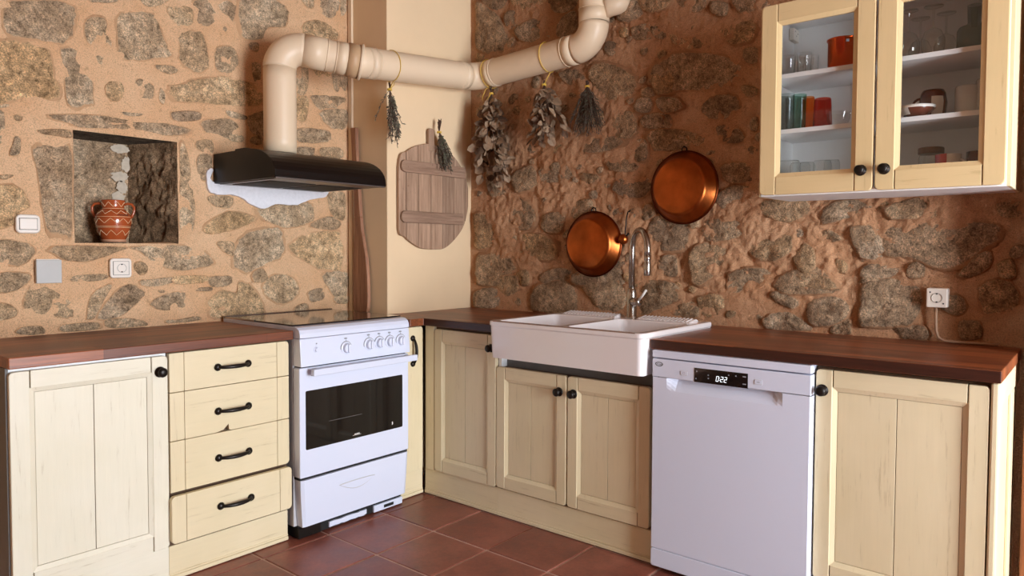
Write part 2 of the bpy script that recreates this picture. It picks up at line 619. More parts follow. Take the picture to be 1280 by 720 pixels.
def patch(name, quad, m, amp, n=18, freq=14):
    """bilinear quad (world points) roughened along its normal"""
    a, b, c, d = [Vector(q) for q in quad]
    nr = (b-a).cross(d-a).normalized()
    mb = MB()
    vs_ = []
    for i in range(n+1):
        for j in range(n+1):
            s, t = i/n, j/n
            p = a*(1-s)*(1-t)+b*s*(1-t)+c*s*t+d*(1-s)*t
            k = min(1, 4*min(s, 1-s)+.15)*min(1, 4*min(t, 1-t)+.15)
            q = p*freq
            vs_.append(tuple(p+nr*k*amp*(noise.noise(q)+.6*noise.noise(q*2.3)+.35*noise.noise(q*5))))
    mb.add(vs_, [(i*(n+1)+j, (i+1)*(n+1)+j, (i+1)*(n+1)+j+1, i*(n+1)+j+1) for i in range(n) for j in range(n)])
    return obj(name, mb, m, wl, smooth=True)


f0, f1, f2, f3 = (NX0, .0, NZ0), (NX1, .0, NZ0), (NX1, .0, NZ1), (NX0, .0, NZ1)
b0, b1, b2, b3 = (NB[0], NB[4], NB[2]), (NB[1], NB[4], NB[2]), (NB[1], NB[4], NB[3]), (NB[0], NB[4], NB[3])
patch('niche_back', (b0, b1, b2, b3), 'stone', .012)
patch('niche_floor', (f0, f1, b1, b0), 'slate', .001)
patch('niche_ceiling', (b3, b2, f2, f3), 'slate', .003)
patch('niche_side', (f0, b0, b3, f3), 'stone', .008)
patch('niche_side', (b1, f1, f2, b2), 'niche_rock', .03, 30, 20)
# masonry around and behind the niche
for b in ((-2.4, NX0-.035, 1.0, 2.0, .025, .6), (NX1+.04, -1.3, 1.0, 2.0, .025, .6), (NX0-.035, NX1+.04, 1.0, NZ0-.012, .025, .6),
          (NX0-.035, NX1+.04, NZ1+.012, 2.0, .025, .6), (NX0-.035, NX1+.04, NZ0-.012, NZ1+.012, .26, .6)):
    obj('masonry', MB(FL).box(b[0], b[1], b[2], b[3], -b[5], -b[4]), 'mortar', wl)
# white lime smears down the back corner of the niche
for k, (px_, py_, w_, h_) in enumerate(((150, 186, .040, .020), (158, 206, .020, .034), (150, 221, .036, .024), (153, 234, .024, .030), (148, 246, .028, .026))):
    q = on(1, .195, px_, py_)
    pts = [(q.x+w_*cos(a)*(1+.5*noise.noise(Vector((3*cos(a), 3*sin(a), k*5.)))), q.z+h_*sin(a)*(1+.5*noise.noise(Vector((3*cos(a), 3*sin(a), k*5.+2))))) for a in [2*pi*i/28 for i in range(28)]]
    obj('lime_smear', MB(FL).prism(pts, -.208, -.197), 'lime', wl, bevel=.004)

# ---- stones, traced: crop origin followed by outlines in quarter pixels
STONES_L = {
 (0, 0): '''20,20 90,0 330,10 380,60 375,130 330,220 200,205 25,165|440,-40 590,-40 590,8 520,15 450,8|700,-30 830,-30 835,8 770,36 715,25
430,95 520,90 545,190 560,215 540,250 440,215|580,80 640,55 760,65 800,140 850,250 845,290 690,300 600,290 590,220 585,160
840,35 950,35 965,70 955,125 880,130 850,90|960,10 1060,-10 1180,20 1180,60 1145,160 1090,140 960,110|900,165 1010,160 1040,260 1045,330 990,365 900,310 895,240
1080,245 1150,230 1190,280 1190,330 1140,370 1080,345|-60,225 200,225 260,300 270,370 300,490 100,500 -60,510
310,240 415,240 425,330 455,370 470,500 440,530 340,525 320,370 305,290|480,275 540,295 520,325 485,315|780,325 860,330 890,355 850,372 790,350
530,420 600,400 620,480 570,510 530,480|640,440 700,395 770,430 760,500 740,540 650,500|800,440 825,470 820,520 795,500
840,430 900,425 960,400 1060,385 1180,385 1280,440 1320,480 1300,525 1150,530 1000,515 900,510 850,480|860,560 990,560 995,600 880,605
1130,550 1230,580 1225,600 1150,585|1010,600 1160,600 1220,690 1200,715 1120,690 1030,660|1240,580 1340,560 1330,680 1250,660
240,575 420,572 560,585 690,610 850,620 950,655 850,680 700,650 420,640 370,625 300,605|190,650 290,645 355,655 355,690 280,680 210,670
70,575 110,580 105,605 75,600|-30,520 40,520 40,535 -30,540|-30,570 20,565 20,700 -30,720|610,560 680,565 715,570 690,582 630,578''',
 (0, 160): '''75,40 105,60 95,130 45,135 60,80|185,85 300,75 355,100 362,250 362,535 320,540 240,525 215,440 200,330 180,200 160,120|0,235 70,235 30,258 0,255
-30,300 90,290 130,340 150,390 90,430 70,480 -30,500|-30,570 60,560 150,580 175,620 120,680 60,690 -30,660
255,592 540,592 640,600 500,650 420,670 300,650|645,592 950,590 1075,665 930,715 800,690 700,620|900,80 930,90 950,200 975,400 960,530 900,535 898,300
985,65 1060,60 1060,130 985,105|985,140 1055,135 1055,250 1020,265 985,230''',
 (240, 170): '''55,460 175,375 320,410 240,460 100,490|125,530 205,530 205,600 145,570|215,560 280,480 430,460 460,520 450,600 360,650 270,680 200,640
320,360 520,330 600,340 610,420 480,460 380,430|480,550 540,500 640,475 740,480 760,600 745,680 690,670 620,660 520,600|590,440 680,400 740,430 720,470 610,460
680,280 760,285 760,420 700,400 675,330|80,300 200,305 190,360 110,350|300,690 350,660 380,720 310,730|180,-10 260,-5 255,30 190,25|290,10 350,-10 350,40 300,40
640,60 740,60 750,110 660,115|530,55 610,60 600,100 535,95''',
 (0, 300): '''-30,170 130,165 150,200 60,260 -30,250|130,250 200,220 290,260 370,320 365,370 330,390 240,375 130,365|-30,320 50,320 90,370 20,400 -30,395
75,465 110,435 200,430 225,465 150,475|365,180 520,170 520,200 370,208|430,385 460,270 560,220 520,300 470,390|485,390 565,270 650,220 720,260 710,290 600,385
750,310 840,265 930,265 935,330 870,355 780,345|525,400 560,395 640,390 725,405 730,430 540,440|300,430 340,420 480,410 490,445 310,458
665,125 700,105 735,130 730,165 690,175|700,200 760,195 865,185 865,215 760,235 705,225|875,180 1035,180 1030,210 880,220|1045,185 1150,180 1155,215 1110,235 1050,230
965,240 1055,235 1050,255 970,255|790,250 825,250 820,264 795,264|1045,300 1110,250 1180,260 1190,210 1240,215 1290,260 1320,330 1310,390 1140,390 1060,390 1040,340
830,400 900,395 980,380 1000,400 840,415''',
 (260, 340): '''270,70 310,20 380,10 440,40 450,110 370,160 300,130|440,170 490,155 500,190 430,195|500,100 570,80 580,130 520,150
570,10 700,0 710,110 650,140 600,80|630,125 700,115 705,155 640,155''',
 (240, 0): '''240,-10 390,-10 470,40 475,130 380,140 340,200 245,180|540,-20 600,-20 605,40 570,35|620,-20 730,-20 730,60 690,95 640,60|740,-10 780,-10 778,60 745,80
560,110 640,105 720,150 720,200 600,190 550,160|600,340 690,345 690,380 640,390|700,340 775,350 775,450 720,460 700,400|510,330 580,340 570,470 520,460
515,490 580,490 570,600 520,590|590,490 620,475 760,490 740,540 640,550|640,560 778,550 778,640 690,640|520,650 600,640 690,660 680,710 530,710
285,215 330,215 330,260 290,245|295,320 340,310 340,410 310,410''',
}
STONES_R = {
 (520, 0): '''310,20 360,40 420,90 440,150 470,230 380,260 312,240 308,120|450,70 500,60 520,120 480,150 450,120|520,130 650,90 670,180 560,210 510,180
720,100 800,60 810,150 740,190 700,170|308,270 345,280 335,320 310,330|1010,10 1100,0 1130,60 1060,110 1010,90|1020,150 1060,140 1060,180 1025,185
1090,140 1180,120 1175,190 1095,195|1185,125 1280,115 1280,185 1220,195 1185,170|880,350 960,320 1080,380 1090,460 1000,520 910,480 880,420
1190,340 1280,310 1300,440 1220,470 1190,420|1210,500 1280,490 1300,560 1230,555|1100,500 1170,490 1180,540 1110,550|1140,580 1260,570 1270,640 1150,640
990,590 1080,560 1100,660 1010,700|720,370 800,350 850,400 780,430|320,-30 440,-40 450,20 380,50|480,-40 640,-40 660,40 560,70 500,40|670,-30 800,-40 790,40 700,60''',
 (780, 0): '''240,100 330,70 420,100 430,200 380,240 280,230 235,170|500,110 600,80 660,130 640,200 540,220 490,170
155,360 230,290 330,270 470,280 580,330 600,390 520,430 400,445 220,450 160,420|90,450 140,440 150,480 100,490|175,510 260,490 295,540 220,565 180,545
590,430 665,440 665,480 610,480|410,510 470,480 560,490 570,590 450,600 400,560|145,660 270,650 390,680 380,740 160,740|60,520 140,510 130,560 70,560
600,250 665,240 665,310 610,310|110,600 190,580 190,630 120,640|440,10 520,20 510,80 450,70|640,600 670,590 670,650 640,650|60,-40 220,-40 230,30 150,60 70,30
250,-40 400,-40 410,40 300,60|540,-30 660,-40 660,50 580,60|470,640 560,630 600,700 500,710''',
 (560, 170): '''125,400 200,400 265,470 240,540 150,560 125,480|290,340 340,310 410,340 440,410 400,470 330,450 290,400|350,500 440,490 520,520 550,580 500,620 400,610 350,570
160,600 290,600 330,660 320,740 170,740 150,670|460,170 560,130 620,180 600,220 480,230|600,380 640,330 720,320 730,390 680,400 610,420
810,340 880,330 890,390 850,410 810,380|830,250 880,200 980,190 1010,250 970,310 860,290|1010,430 1070,395 1180,400 1210,470 1180,560 1060,570 1010,500
1060,610 1130,600 1150,640 1140,700 1060,680|480,400 580,390 560,480 480,470|270,480 330,470 340,520 290,540|1210,420 1250,410 1260,450 1220,460
340,690 400,670 410,740 350,740|470,690 560,660 620,680 620,740 480,740|800,130 900,120 960,160 900,180 820,170|930,30 990,20 1000,110 940,120
1020,0 1180,0 1190,60 1040,70|620,0 820,0 880,40 760,80 640,70|640,690 780,640 840,620 900,650 880,740 660,740|330,200 420,150 440,240 350,280
650,190 720,190 760,210 700,240|960,380 1010,340 1040,390 980,420|200,180 300,160 310,260 220,300''',
 (780, 180): '''340,540 420,500 540,540 560,580 480,640 380,700 340,640|395,420 440,375 580,390 600,440 540,475 420,480|610,500 650,450 770,450 840,470 830,540 740,585 650,560
690,300 740,280 900,280 930,320 900,360 830,390 740,370 695,340|470,260 560,210 650,230 640,320 560,350 480,310|530,660 600,625 700,625 740,660 720,740 540,740
850,560 900,500 950,520 960,600 930,640 880,630|770,680 850,630 960,620 1040,680 1060,740 800,740|990,360 1040,300 1140,280 1280,290 1250,340 1120,370 1010,400
1140,420 1230,410 1270,480 1260,560 1190,580 1150,500|960,470 1020,430 1090,470 1040,490|1180,680 1240,660 1280,680 1280,740 1190,740|90,700 150,680 260,700 260,740 100,740
500,110 620,100 640,180 520,190''',
 (960, 220): '''590,240 700,220 900,230 1130,240 1130,320 1060,380 900,460 740,410 600,390 570,310|600,160 700,120 860,100 960,130 1040,180 900,210 700,215 620,210
430,270 520,230 560,290 580,400 480,410 440,350|470,470 520,440 620,450 680,480 600,510 480,505|480,540 560,515 700,520 760,560 750,680 700,740 480,740 470,640
710,440 780,440 780,500 700,505|960,490 1040,400 1110,380 1110,450 1020,505|1150,120 1250,110 1260,200 1160,200|1060,560 1160,520 1240,560 1240,660 1100,700
10,590 60,580 150,620 130,660 40,630|200,640 310,600 400,640 400,690 330,740 220,740|90,520 170,480 300,510 340,560 200,560 110,550|1150,440 1220,420 1240,500 1170,510''',
 (580, 340): '''40,100 150,80 180,140 150,185 50,180|340,120 400,60 520,50 560,120 540,200 360,195|170,40 260,20 270,90 200,120|590,20 700,20 800,80 800,180 700,200 620,120
860,140 900,90 1000,110 1040,70 1080,130 1000,170 880,220|1180,130 1290,120 1300,200 1200,220|1050,170 1150,150 1170,220 1060,220''',
 (960, 380): '''0,60 100,40 200,100 220,130 0,120|330,100 400,70 420,110 410,150 320,145|640,110 780,110 800,170 660,170|960,90 1060,90 1060,170 970,170''',
}


def stone(poly, F, parent, m, proud, rough, idx):
    cx = sum(p[0] for p in poly)/len(poly)
    cz = sum(p[1] for p in poly)/len(poly)
    size = max(max(p[0] for p in poly)-min(p[0] for p in poly), max(p[1] for p in poly)-min(p[1] for p in poly))
    n = 16 if size < .08 else (24 if size < .2 else 32)
    ring = smooth_closed(poly, n)
    rg = random.Random(idx)
    jit = [1+.05*rg.uniform(-1, 1) for _ in ring]
    rings = [(1.10, -.03), (1.03, -.010), (.94, proud*.35), (.80, proud*.8), (.55, proud), (.28, proud*1.05)]
    rim = [1, 1, .62, .12, -.15, -.2]
    mb = MB(F)
    tx, tz = rg.uniform(-.12, .12), rg.uniform(-.12, .12)
    tilt = lambda u, z: max(-.02, min(.02, (u-cx)*tx+(z-cz)*tz)) if rough > .006 else 0
    c = Vector((cx, cz))
    vs_ = []
    for k, (s, d) in enumerate(rings):
        for i, p in enumerate(ring):
            q = c+(p-c)*s*(jit[i] if k < 3 else 1)
            v = Vector((q.x, q.y, idx*.37))
            nz_ = noise.noise(v*14)+.7*noise.noise(v*33)+.4*noise.noise(v*75)
            vs_.append((q.x, q.y, d+(rough*nz_ if k > 0 else 0)+(tilt(q.x, q.y) if k > 1 else 0)))
    vs_.append((cx, cz, proud+rough*noise.noise(Vector((cx, cz, idx))*14)))
    fs_ = [(k*n+i, k*n+(i+1) % n, (k+1)*n+(i+1) % n, (k+1)*n+i) for k in range(len(rings)-1) for i in range(n)]
    fs_ += [((len(rings)-1)*n+i, (len(rings)-1)*n+(i+1) % n, len(vs_)-1) for i in range(n)]
    mb.add(vs_, fs_)
    o = obj('stone', mb, m, parent, smooth=True)
    at = o.data.attributes.new('rim', 'FLOAT', 'POINT')
    at.data.foreach_set('value', [rim[k] for k in range(len(rings)) for _ in range(n)]+[-.2])
    return o


def lay(table, proj, F, parent, m, proud, rough, keep, grow):
    i = 0
    done = []
    for (ox, oy), txt in table.items():
        for outline in txt.replace('\n', '|').split('|'):
            pts = [tuple(float(a) for a in w.split(',')) for w in outline.split()]
            poly = [proj(ox+x/4, oy+y/4) for x, y in pts]
            area = sum(poly[k][0]*poly[(k+1) % len(poly)][1]-poly[(k+1) % len(poly)][0]*poly[k][1] for k in range(len(poly)))
            if area < 0:
                poly.reverse()
            cx = sum(p[0] for p in poly)/len(poly)
            cz = sum(p[1] for p in poly)/len(poly)
            poly = [keep(cx+(p[0]-cx)*grow, cz+(p[1]-cz)*grow) for p in poly]
            i += 1
            done.append((cx, cz, sqrt(abs(area)/2/pi)*1.1))
            stone(poly, F, parent, m, proud*random.uniform(.4, 1.4), rough, i)
    return done


lay(STONES_L, PL, FL, wl, 'stone', .006, .004, lambda u, z: (min(u, -.665), max(z, .90)), 1.09)
done = lay(STONES_R, PR, FR, wr, 'stone_r', .014, .010, lambda u, z: (max(u, .35), max(z, .90)), 1.16)
# small rubble packed between the traced stones of the right wall
rg = random.Random(4)
extra = 0
for k in range(6000):
    u, z, r = rg.uniform(.37, 3.0), rg.uniform(.93, 2.55), rg.choice((.06, .045, .035, .028, .022))
    if u > 2.2 and z > 1.5:
        continue
    if all((u-a)**2+(z-b)**2 > (r*1.05+c*1.12)**2 for a, b, c in done):
        done.append((u, z, r))
        extra += 1
        asp, ro = rg.uniform(.55, .95), rg.uniform(-.5, .5)
        poly = []
        for q in range(7):
            a = 2*pi*q/7
            x_, y_ = r*1.15*cos(a)*rg.uniform(.75, 1.15), r*1.15*asp*sin(a)*rg.uniform(.75, 1.15)
            poly.append((max(.35, u+x_*cos(ro)-y_*sin(ro)), max(.9, z+x_*sin(ro)+y_*cos(ro))))
        stone(poly, FR, wr, 'stone_r', .010*rg.uniform(.3, 1.4), .007, 500+k)
        if extra > 120:
            break

# the same masonry goes on past the door casing, above the cabinet and left of the worktop
for F_, par, mt, n_, (ua, ub, za, zb) in ((FR, wr, 'stone_r', 42, (3.3, 5.3, .1, 2.6)), (FR, wr, 'stone_r', 10, (2.2, 3.0, 2.25, 2.6)), (FL, wl, 'stone', 45, (-4.6, -2.6, .1, 2.6))):
    spots = []
    for k in range(900):
        u, z, r = rg.uniform(ua, ub), rg.uniform(za, zb), rg.choice((.15, .11, .08, .055))
        if len(spots) < n_ and all((u-a)**2+(z-b)**2 > (r+c+.012)**2 for a, b, c in spots):
            spots.append((u, z, r))
            asp = rg.uniform(.5, .9)
            poly = [(u+r*1.15*cos(2*pi*q/8)*rg.uniform(.8, 1.15), z+r*1.15*asp*sin(2*pi*q/8)*rg.uniform(.8, 1.15)) for q in range(8)]
            stone(poly, F_, par, mt, .009, .006, 9000+k)

# bare white plaster left under the hood
pp = [(257, 214), (265, 212), (266, 228), (330, 229), (400, 229), (409, 236), (405, 246), (385, 250), (366, 257), (345, 255), (328, 261), (312, 256), (303, 249), (290, 244), (268, 243), (258, 236)]
pts = [PL(*p) for p in pp][::-1]
pts = smooth_closed(pts, 60)
pts = [(p.x+.004*noise.noise(Vector((i*.9, 3, 1))), p.y+.006*noise.noise(Vector((i*.9, 7, 2)))) for i, p in enumerate(pts)]
obj('plaster_patch', MB(FL).prism(pts, -.01, .017), 'plaster', wl, bevel=.004)

# plastered column in the corner
wc = obj('wall_column', MB().box(-.648, .02, -.3175, .02, 0, ROOM_H), 'cream_wall', bevel=.004)
struct(wc, 'smooth cream plastered column filling the corner')
t = obj('trim_1', MB().box(-.662, -.648, -.04, -.008, .9, ROOM_H), 'duct', bevel=.003)
struct(t, 'thin white cable trunking running up beside the column')

# floor: grout bed and one tile per square
TX, TY, TX0, TY0 = .322, .316, -.633, -.665
fl = struct(obj('floor', MB().box(ROOM_X-.2, .2, ROOM_Y-.2, .2, -.06, -.004), 'grout'), 'red clay tile floor with pale joints')
mb = MB()
g = .005
mb.box(g, TX-g, g, TY-g, -.012, 0)
tile0 = None
k = 0
for i in range(-1, 15):
    for j in range(-1, 15):
        x, y = TX0-TX*(i+1), TY0-TY*(j+1)
        if x < ROOM_X or y < ROOM_Y or x > -.62:
            continue
        if tile0 is None:
            tile0 = obj('tile', mb, 'tile', fl, bevel=.003)
            o = tile0
        else:
            o = tile0.copy()
            col.objects.link(o)
        rg = random.Random(i*31+j)
        o.location = (x, y, rg.uniform(-.0012, .0008))
        o.rotation_euler = (rg.uniform(-.002, .002), rg.uniform(-.002, .002), rg.uniform(-.003, .003))

# rest of the room: ceiling, two plain walls, one with its glazed opening
struct(obj('ceiling', MB().box(ROOM_X-.2, .2, ROOM_Y-.2, .2, ROOM_H, ROOM_H+.1), 'ceiling_wood'))
x0, x1, z0, z1 = DOOR_OPEN
mb = MB()
mb.box(ROOM_X-.2, x0, ROOM_Y-.25, ROOM_Y, 0, ROOM_H).box(x1, .2, ROOM_Y-.25, ROOM_Y, 0, ROOM_H)
mb.box(x0, x1, ROOM_Y-.25, ROOM_Y, 0, z0).box(x0, x1, ROOM_Y-.25, ROOM_Y, z1, ROOM_H)
struct(obj('wall_front', mb, 'white_wall'))
struct(obj('wall_back', MB().box(ROOM_X-.25, ROOM_X, ROOM_Y-.2, .2, 0, ROOM_H), 'white_wall'))
wn = MB()
for a in (x0, (x0+x1)/2-.03, x1-.06):
    wn.box(a, a+.06, ROOM_Y-.11, ROOM_Y-.06, z0, z1)
for c_ in (z0, z1-.06):
    wn.box(x0, x1, ROOM_Y-.11, ROOM_Y-.06, c_, c_+.06)
w1 = struct(obj('window_1', wn, 'window_frame'))
obj('pane', MB().box(x0+.05, x1-.05, ROOM_Y-.088, ROOM_Y-.084, z0+.05, z1-.05), 'pane', w1)
# brown timber door casing closing the right wall off
t = struct(obj('trim_2', MB().box(-.20, -.03, -3.20, -3.045, 0, 2.2), 'post', bevel=.006), 'brown varnished timber casing at the end of the worktop')

# ================================================================== JOINERY
def knob(parent, F, u, z, d, r=.020):
    mb = MB(F)
    mb.lathe((u, z, d), [(0, 0), (r*.95, 0), (r, .002), (r*.8, .005), (r*.42, .008), (r*.36, .014), (r*.55, .017), (r*.82, .021), (r*.88, .026), (r*.7, .031), (r*.35, .0335), (0, .034)], 18, 2)
    return obj('knob', mb, 'iron', parent, smooth=True)


def pull(parent, F, u, z, d, length=.13, vertical=False):
    """bow handle with two round rosettes"""
    mb = MB(F)
    h = length/2
    P = (lambda a, b: (u, z+a, d+b)) if vertical else (lambda a, b: (u+a, z, d+b))
    n = 14
    mb.tube([P(-h+2*h*i/n, .006+.024*sin(pi*i/n)**.6) for i in range(n+1)], [.0055+.0028*sin(pi*i/n) for i in range(n+1)], 8)
    for s in (-h, h):
        c = P(s, 0)
        mb.lathe(c, [(0, 0), (.0140, 0), (.0150, .003), (.012, .008), (.006, .011), (0, .012)], 14, 2)
    return obj('handle', mb, 'iron', parent, smooth=True)


def door(parent, F, u0, u1, z0, z1, d0, hm, th=.021, stile=.058, rail=.058, knob_at=None, glass=False, corners=(1, 1, 1, 1), pull_at=None, mould=.013, r=.014, bottom_rail=None, vm='cream_v'):
    """framed door: stiles with rounded outer corners, rails, bevelled moulding, two boards (or a pane), knob"""
    df = d0+th
    bl, br, tr, tl = corners
    br_h = bottom_rail or rail
    a0, a1, c0, c1 = u0+stile, u1-stile, z0+br_h, z1-rail
    # moulding ring, with the small 45 degree corner stops
    ring = MB(F)
    k = .007
    o_ = [(a0-.002, c0-.002), (a1+.002, c0-.002), (a1+.002, c1+.002), (a0-.002, c1+.002)]
    i_ = [(a0+mould, c0+mould), (a1-mould, c0+mould), (a1-mould, c1-mould), (a0+mould, c1-mould)]
    vs_ = [(p[0], p[1], df-.002) for p in o_]+[(p[0], p[1], df-.0085) for p in i_]+[(p[0], p[1], d0+.003) for p in i_]+[(p[0], p[1], d0+.003) for p in o_]
    fs_ = []
    for q in range(4):
        q2 = (q+1) % 4
        fs_ += [(q, q2, q2+4, q+4), (q+4, q2+4, q2+8, q+8), (q+8, q2+8, q2+12, q+12), (q+12, q2+12, q2, q)]
    ring.add(vs_, fs_)
    if glass:
        dr = obj('door', ring, vm, parent)
    else:
        core = MB(F).box(u0+.004, u1-.004, z0+.004, z1-.004, d0, d0+.008)
        dr = obj('door', core, 'glaze', parent)
        obj('moulding', ring, vm, dr)
    s = .0016
    obj('stile', MB(F).prism(rounded(u0, a0-s, z0, z1, r, (bl, 0, 0, tl)), d0, df), vm, dr, bevel=.0025)
    obj('stile', MB(F).prism(rounded(a1+s, u1, z0, z1, r, (0, br, tr, 0)), d0, df), vm, dr, bevel=.0025)
    obj('rail', MB(F).box(a0+s, a1-s, c1+s, z1, d0, df-.0006), hm, dr, bevel=.001)
    obj('rail', MB(F).box(a0+s, a1-s, z0, c0-s, d0, df-.0006), hm, dr, bevel=.001)
    if glass:
        obj('pane', MB(F).box(a0+mould-.004, a1-mould+.004, c0+mould-.004, c1-mould+.004, d0+.008, d0+.011), 'pane', dr)
    else:
        m_ = (a0+a1)/2
        obj('board', MB(F).box(a0+mould+.0012, m_-.0011, c0+mould+.0012, c1-mould-.0012, d0+.004, df-.0095), vm, dr, bevel=.0008)
        obj('board', MB(F).box(m_+.0011, a1-mould-.0012, c0+mould+.0012, c1-mould-.0012, d0+.004, df-.0095), vm, dr, bevel=.0008)
    if knob_at:
        knob(dr, F, knob_at[0], knob_at[1], df)
    if pull_at:
        pull(dr, F, pull_at[0], pull_at[1], df, pull_at[2], True)
    return dr


def plinth(parent, F, u0, u1, d, hm, top=.131):
    """skirting board under the cabinets with a bead along the floor"""
    p = obj('plinth', MB(F).box(u0, u1, .002, top, d-.018, d), hm, parent, bevel=.001)
    obj('bead', MB(F).box(u0, u1, .003, .019, d, d+.007), hm, p, bevel=.003)
    obj('bead', MB(F).box(u0, u1, .021, .027, d, d+.003), hm, p, bevel=.001)
    return p


ZB = .8632      # underside of the worktops
# ---- left end cabinet
t = thing('base_cabinet', 'cream painted base cabinet with one panelled door under the stone niche', 'cabinet', (-2.182, -.30, 0))
obj('carcase', MB(FL).box(-2.428, -1.933, .10, ZB, .006, .572), 'white_board', t)
obj('side_panel', MB(FL).box(-2.437, -2.4285, .002, ZB, .006, .577), 'grey_board', t)  # pale side panel; its shade is put into the dark grey colour
door(t, FL, -2.432, -1.936, .136, .851, .574, 'white_x', knob_at=(-1.964, .794), corners=(0, 1, 1, 1), vm='white_v')
plinth(t, FL, -2.437, -1.9325, .578, 'white_x')
# ---- drawer unit
t = thing('drawer_cabinet', 'cream four-drawer base cabinet beside the white stove, bottom drawer ajar', 'cabinet', (-1.68, -.30, 0))
obj('carcase', MB(FL).box(-1.932, -1.428, .10, ZB, .006, .572), 'glaze', t)
for k, (z0, z1, df, cn) in enumerate(((.711, .857, .595, (0, 0, 1, 0)), (.529, .7085, .595, (0, 0, 0, 0)), (.336, .5265, .595, (0, 1, 0, 0)), (.150, .327, .618, (1, 1, 1, 1)))):
    u0, u1 = -1.930, -1.428
    if k == 3:
        u0, u1 = -1.938, -1.432
    d0 = df-.021
    dr = obj('drawer', MB(FL).box(u0+.012, u1-.012, z0+.01, z1-.01, .25, d0+.004), 'glaze', t)
    bl, br, tr, tl = cn
    obj('end_board', MB(FL).prism(rounded(u0, u0+.055, z0, z1, .016, (bl, 0, 0, tl)), d0, df), 'cream_v', dr, bevel=.002)
    obj('end_board', MB(FL).prism(rounded(u1-.055, u1, z0, z1, .016, (0, br, tr, 0)), d0, df), 'cream_v', dr, bevel=.002)
    if k == 1:   # a splinter is missing along the lower edge
        pl = [(u0+.0565, z0), (-1.752, z0), (-1.722, z0+.006), (-1.700, z0+.026), (-1.698, z0+.003), (-1.690, z0), (u1-.0565, z0), (u1-.0565, z1), (u0+.0565, z1)]
        obj('front_board', MB(FL).prism(pl, d0+.001, df-.0006), 'cream_x', dr)
    else:
        obj('front_board', MB(FL).box(u0+.0565, u1-.0565, z0, z1, d0+.001, df-.0006), 'cream_x', dr, bevel=.0015)
    pull(dr, FL, (u0+u1)/2-.0, (.784, .612, .428, .245)[k], df, .128)
plinth(t, FL, -1.932, -1.428, .578, 'cream_x')
# ---- narrow pull-out right of the stove
t = thing('pullout_cabinet', 'narrow cream pull-out cabinet with a black bow handle, tucked beside the stove', 'cabinet', (-.715, -.30, 0))
obj('carcase', MB(FL).box(-.786, -.650, .10, ZB, .325, .572), 'glaze', t)
dr = obj('door', MB(FL).prism(rounded(-.786, -.657, .134, .858, .014, (1, 1, 1, 1)), .574, .598), 'cream_v', t, bevel=.003)
pull(dr, FL, -.727, .739, .598, .128, True)
plinth(t, FL, -.79, -.6415, .578, 'cream_x')
# ---- corner cabinet
t = thing('corner_cabinet', 'cream corner cabinet with panelled door, its knob half behind the sink front', 'cabinet', (-.33, -.86, 0))
obj('carcase', MB(FR).box(.606, 1.074, .10, ZB, .006, .623), 'glaze', t)
obj('filler_post', MB(FR).box(.6015, .663, .1315, .860, .6231, .643), 'cream_v', t, bevel=.002)
door(t, FR, .668, 1.0725, .135, .848, .6235, 'cream_y', stile=.052, rail=.060, knob_at=(1.046, .786))
plinth(t, FR, .588, 1.075, .631, 'cream_y')
# ---- sink cabinet
t = thing('sink_cabinet', 'cream cabinet with a pair of panelled doors below the white sink', 'cabinet', (-.33, -1.48, 0))
obj('carcase', MB(FR).box(1.0765, 1.890, .10, .70, .006, .622), 'glaze', t)
obj('support_rail', MB(FR).box(1.0765, 1.890, .7, .752, .50, .585), 'grey_board', t)
obj('side_panel', MB(FR).box(1.0765, 1.0925, .70, .752, .52, .625), 'white_board', t)
door(t, FR, 1.0775, 1.4735, .139, .704, .6235, 'cream_y', stile=.052, rail=.056, knob_at=(1.437, .632))
door(t, FR, 1.4805, 1.8765, .139, .704, .6235, 'cream_y', stile=.052, rail=.056, knob_at=(1.512, .632))
plinth(t, FR, 1.0755, 1.893, .631, 'cream_y')
# ---- right end cabinet with its panelled end
t = thing('end_cabinet', 'cream base cabinet with one tall panelled door at the end of the run', 'cabinet', (-.33, -2.75, 0))
obj('carcase', MB(FR).box(2.501, 2.993, .10, ZB-.008, .006, .626), 'glaze', t)
door(t, FR, 2.503, 2.992, .135, .849, .6275, 'cream_y', knob_at=(2.524, .779), stile=.054)
obj('corner_post', MB().box(-.652, -.600, -3.018, -2.9955, .002, .86), 'cream_v', t, bevel=.006)
ep = obj('end_panel', MB().box(-.600, -.01, -3.009, -2.9955, .002, .86), 'cream_v', t)
obj('rail', MB().box(-.60, -.01, -3.018, -3.0092, .785, .86), 'cream_x', ep, bevel=.002)
obj('stile', MB().box(-.30, -.21, -3.018, -3.0092, .002, .784), 'cream_v', ep, bevel=.002)
plinth(t, FR, 2.4995, 2.994, .634, 'cream_y')

# ---- worktops
o = obj('worktop', MB().box(-2.437, -1.4155, -.6125, -.003, ZB, .90), 'worktop_x', origin=(-1.93, -.3, ZB), bevel=.003)
tag(o, 'dark oiled oak worktop above the drawers and left door', 'worktop')
poly = [(-.757, -.6125), (-.666, -.6125), (-.666, -1.089), (-.103, -1.089), (-.103, -1.886), (-.006, -1.886), (-.006, -.319), (-.757, -.319)]
o = obj('worktop', MB().prism(poly, ZB, .90), 'worktop_y', origin=(-.33, -.75, ZB), bevel=.003)
tag(o, 'dark oak worktop piece turning the corner by the column', 'worktop')
o = obj('worktop', MB().box(-.666, -.006, -3.022, -1.8875, ZB, .90), 'worktop_y', origin=(-.33, -2.45, ZB), bevel=.003)
tag(o, 'dark oiled oak worktop over the dishwasher', 'worktop')

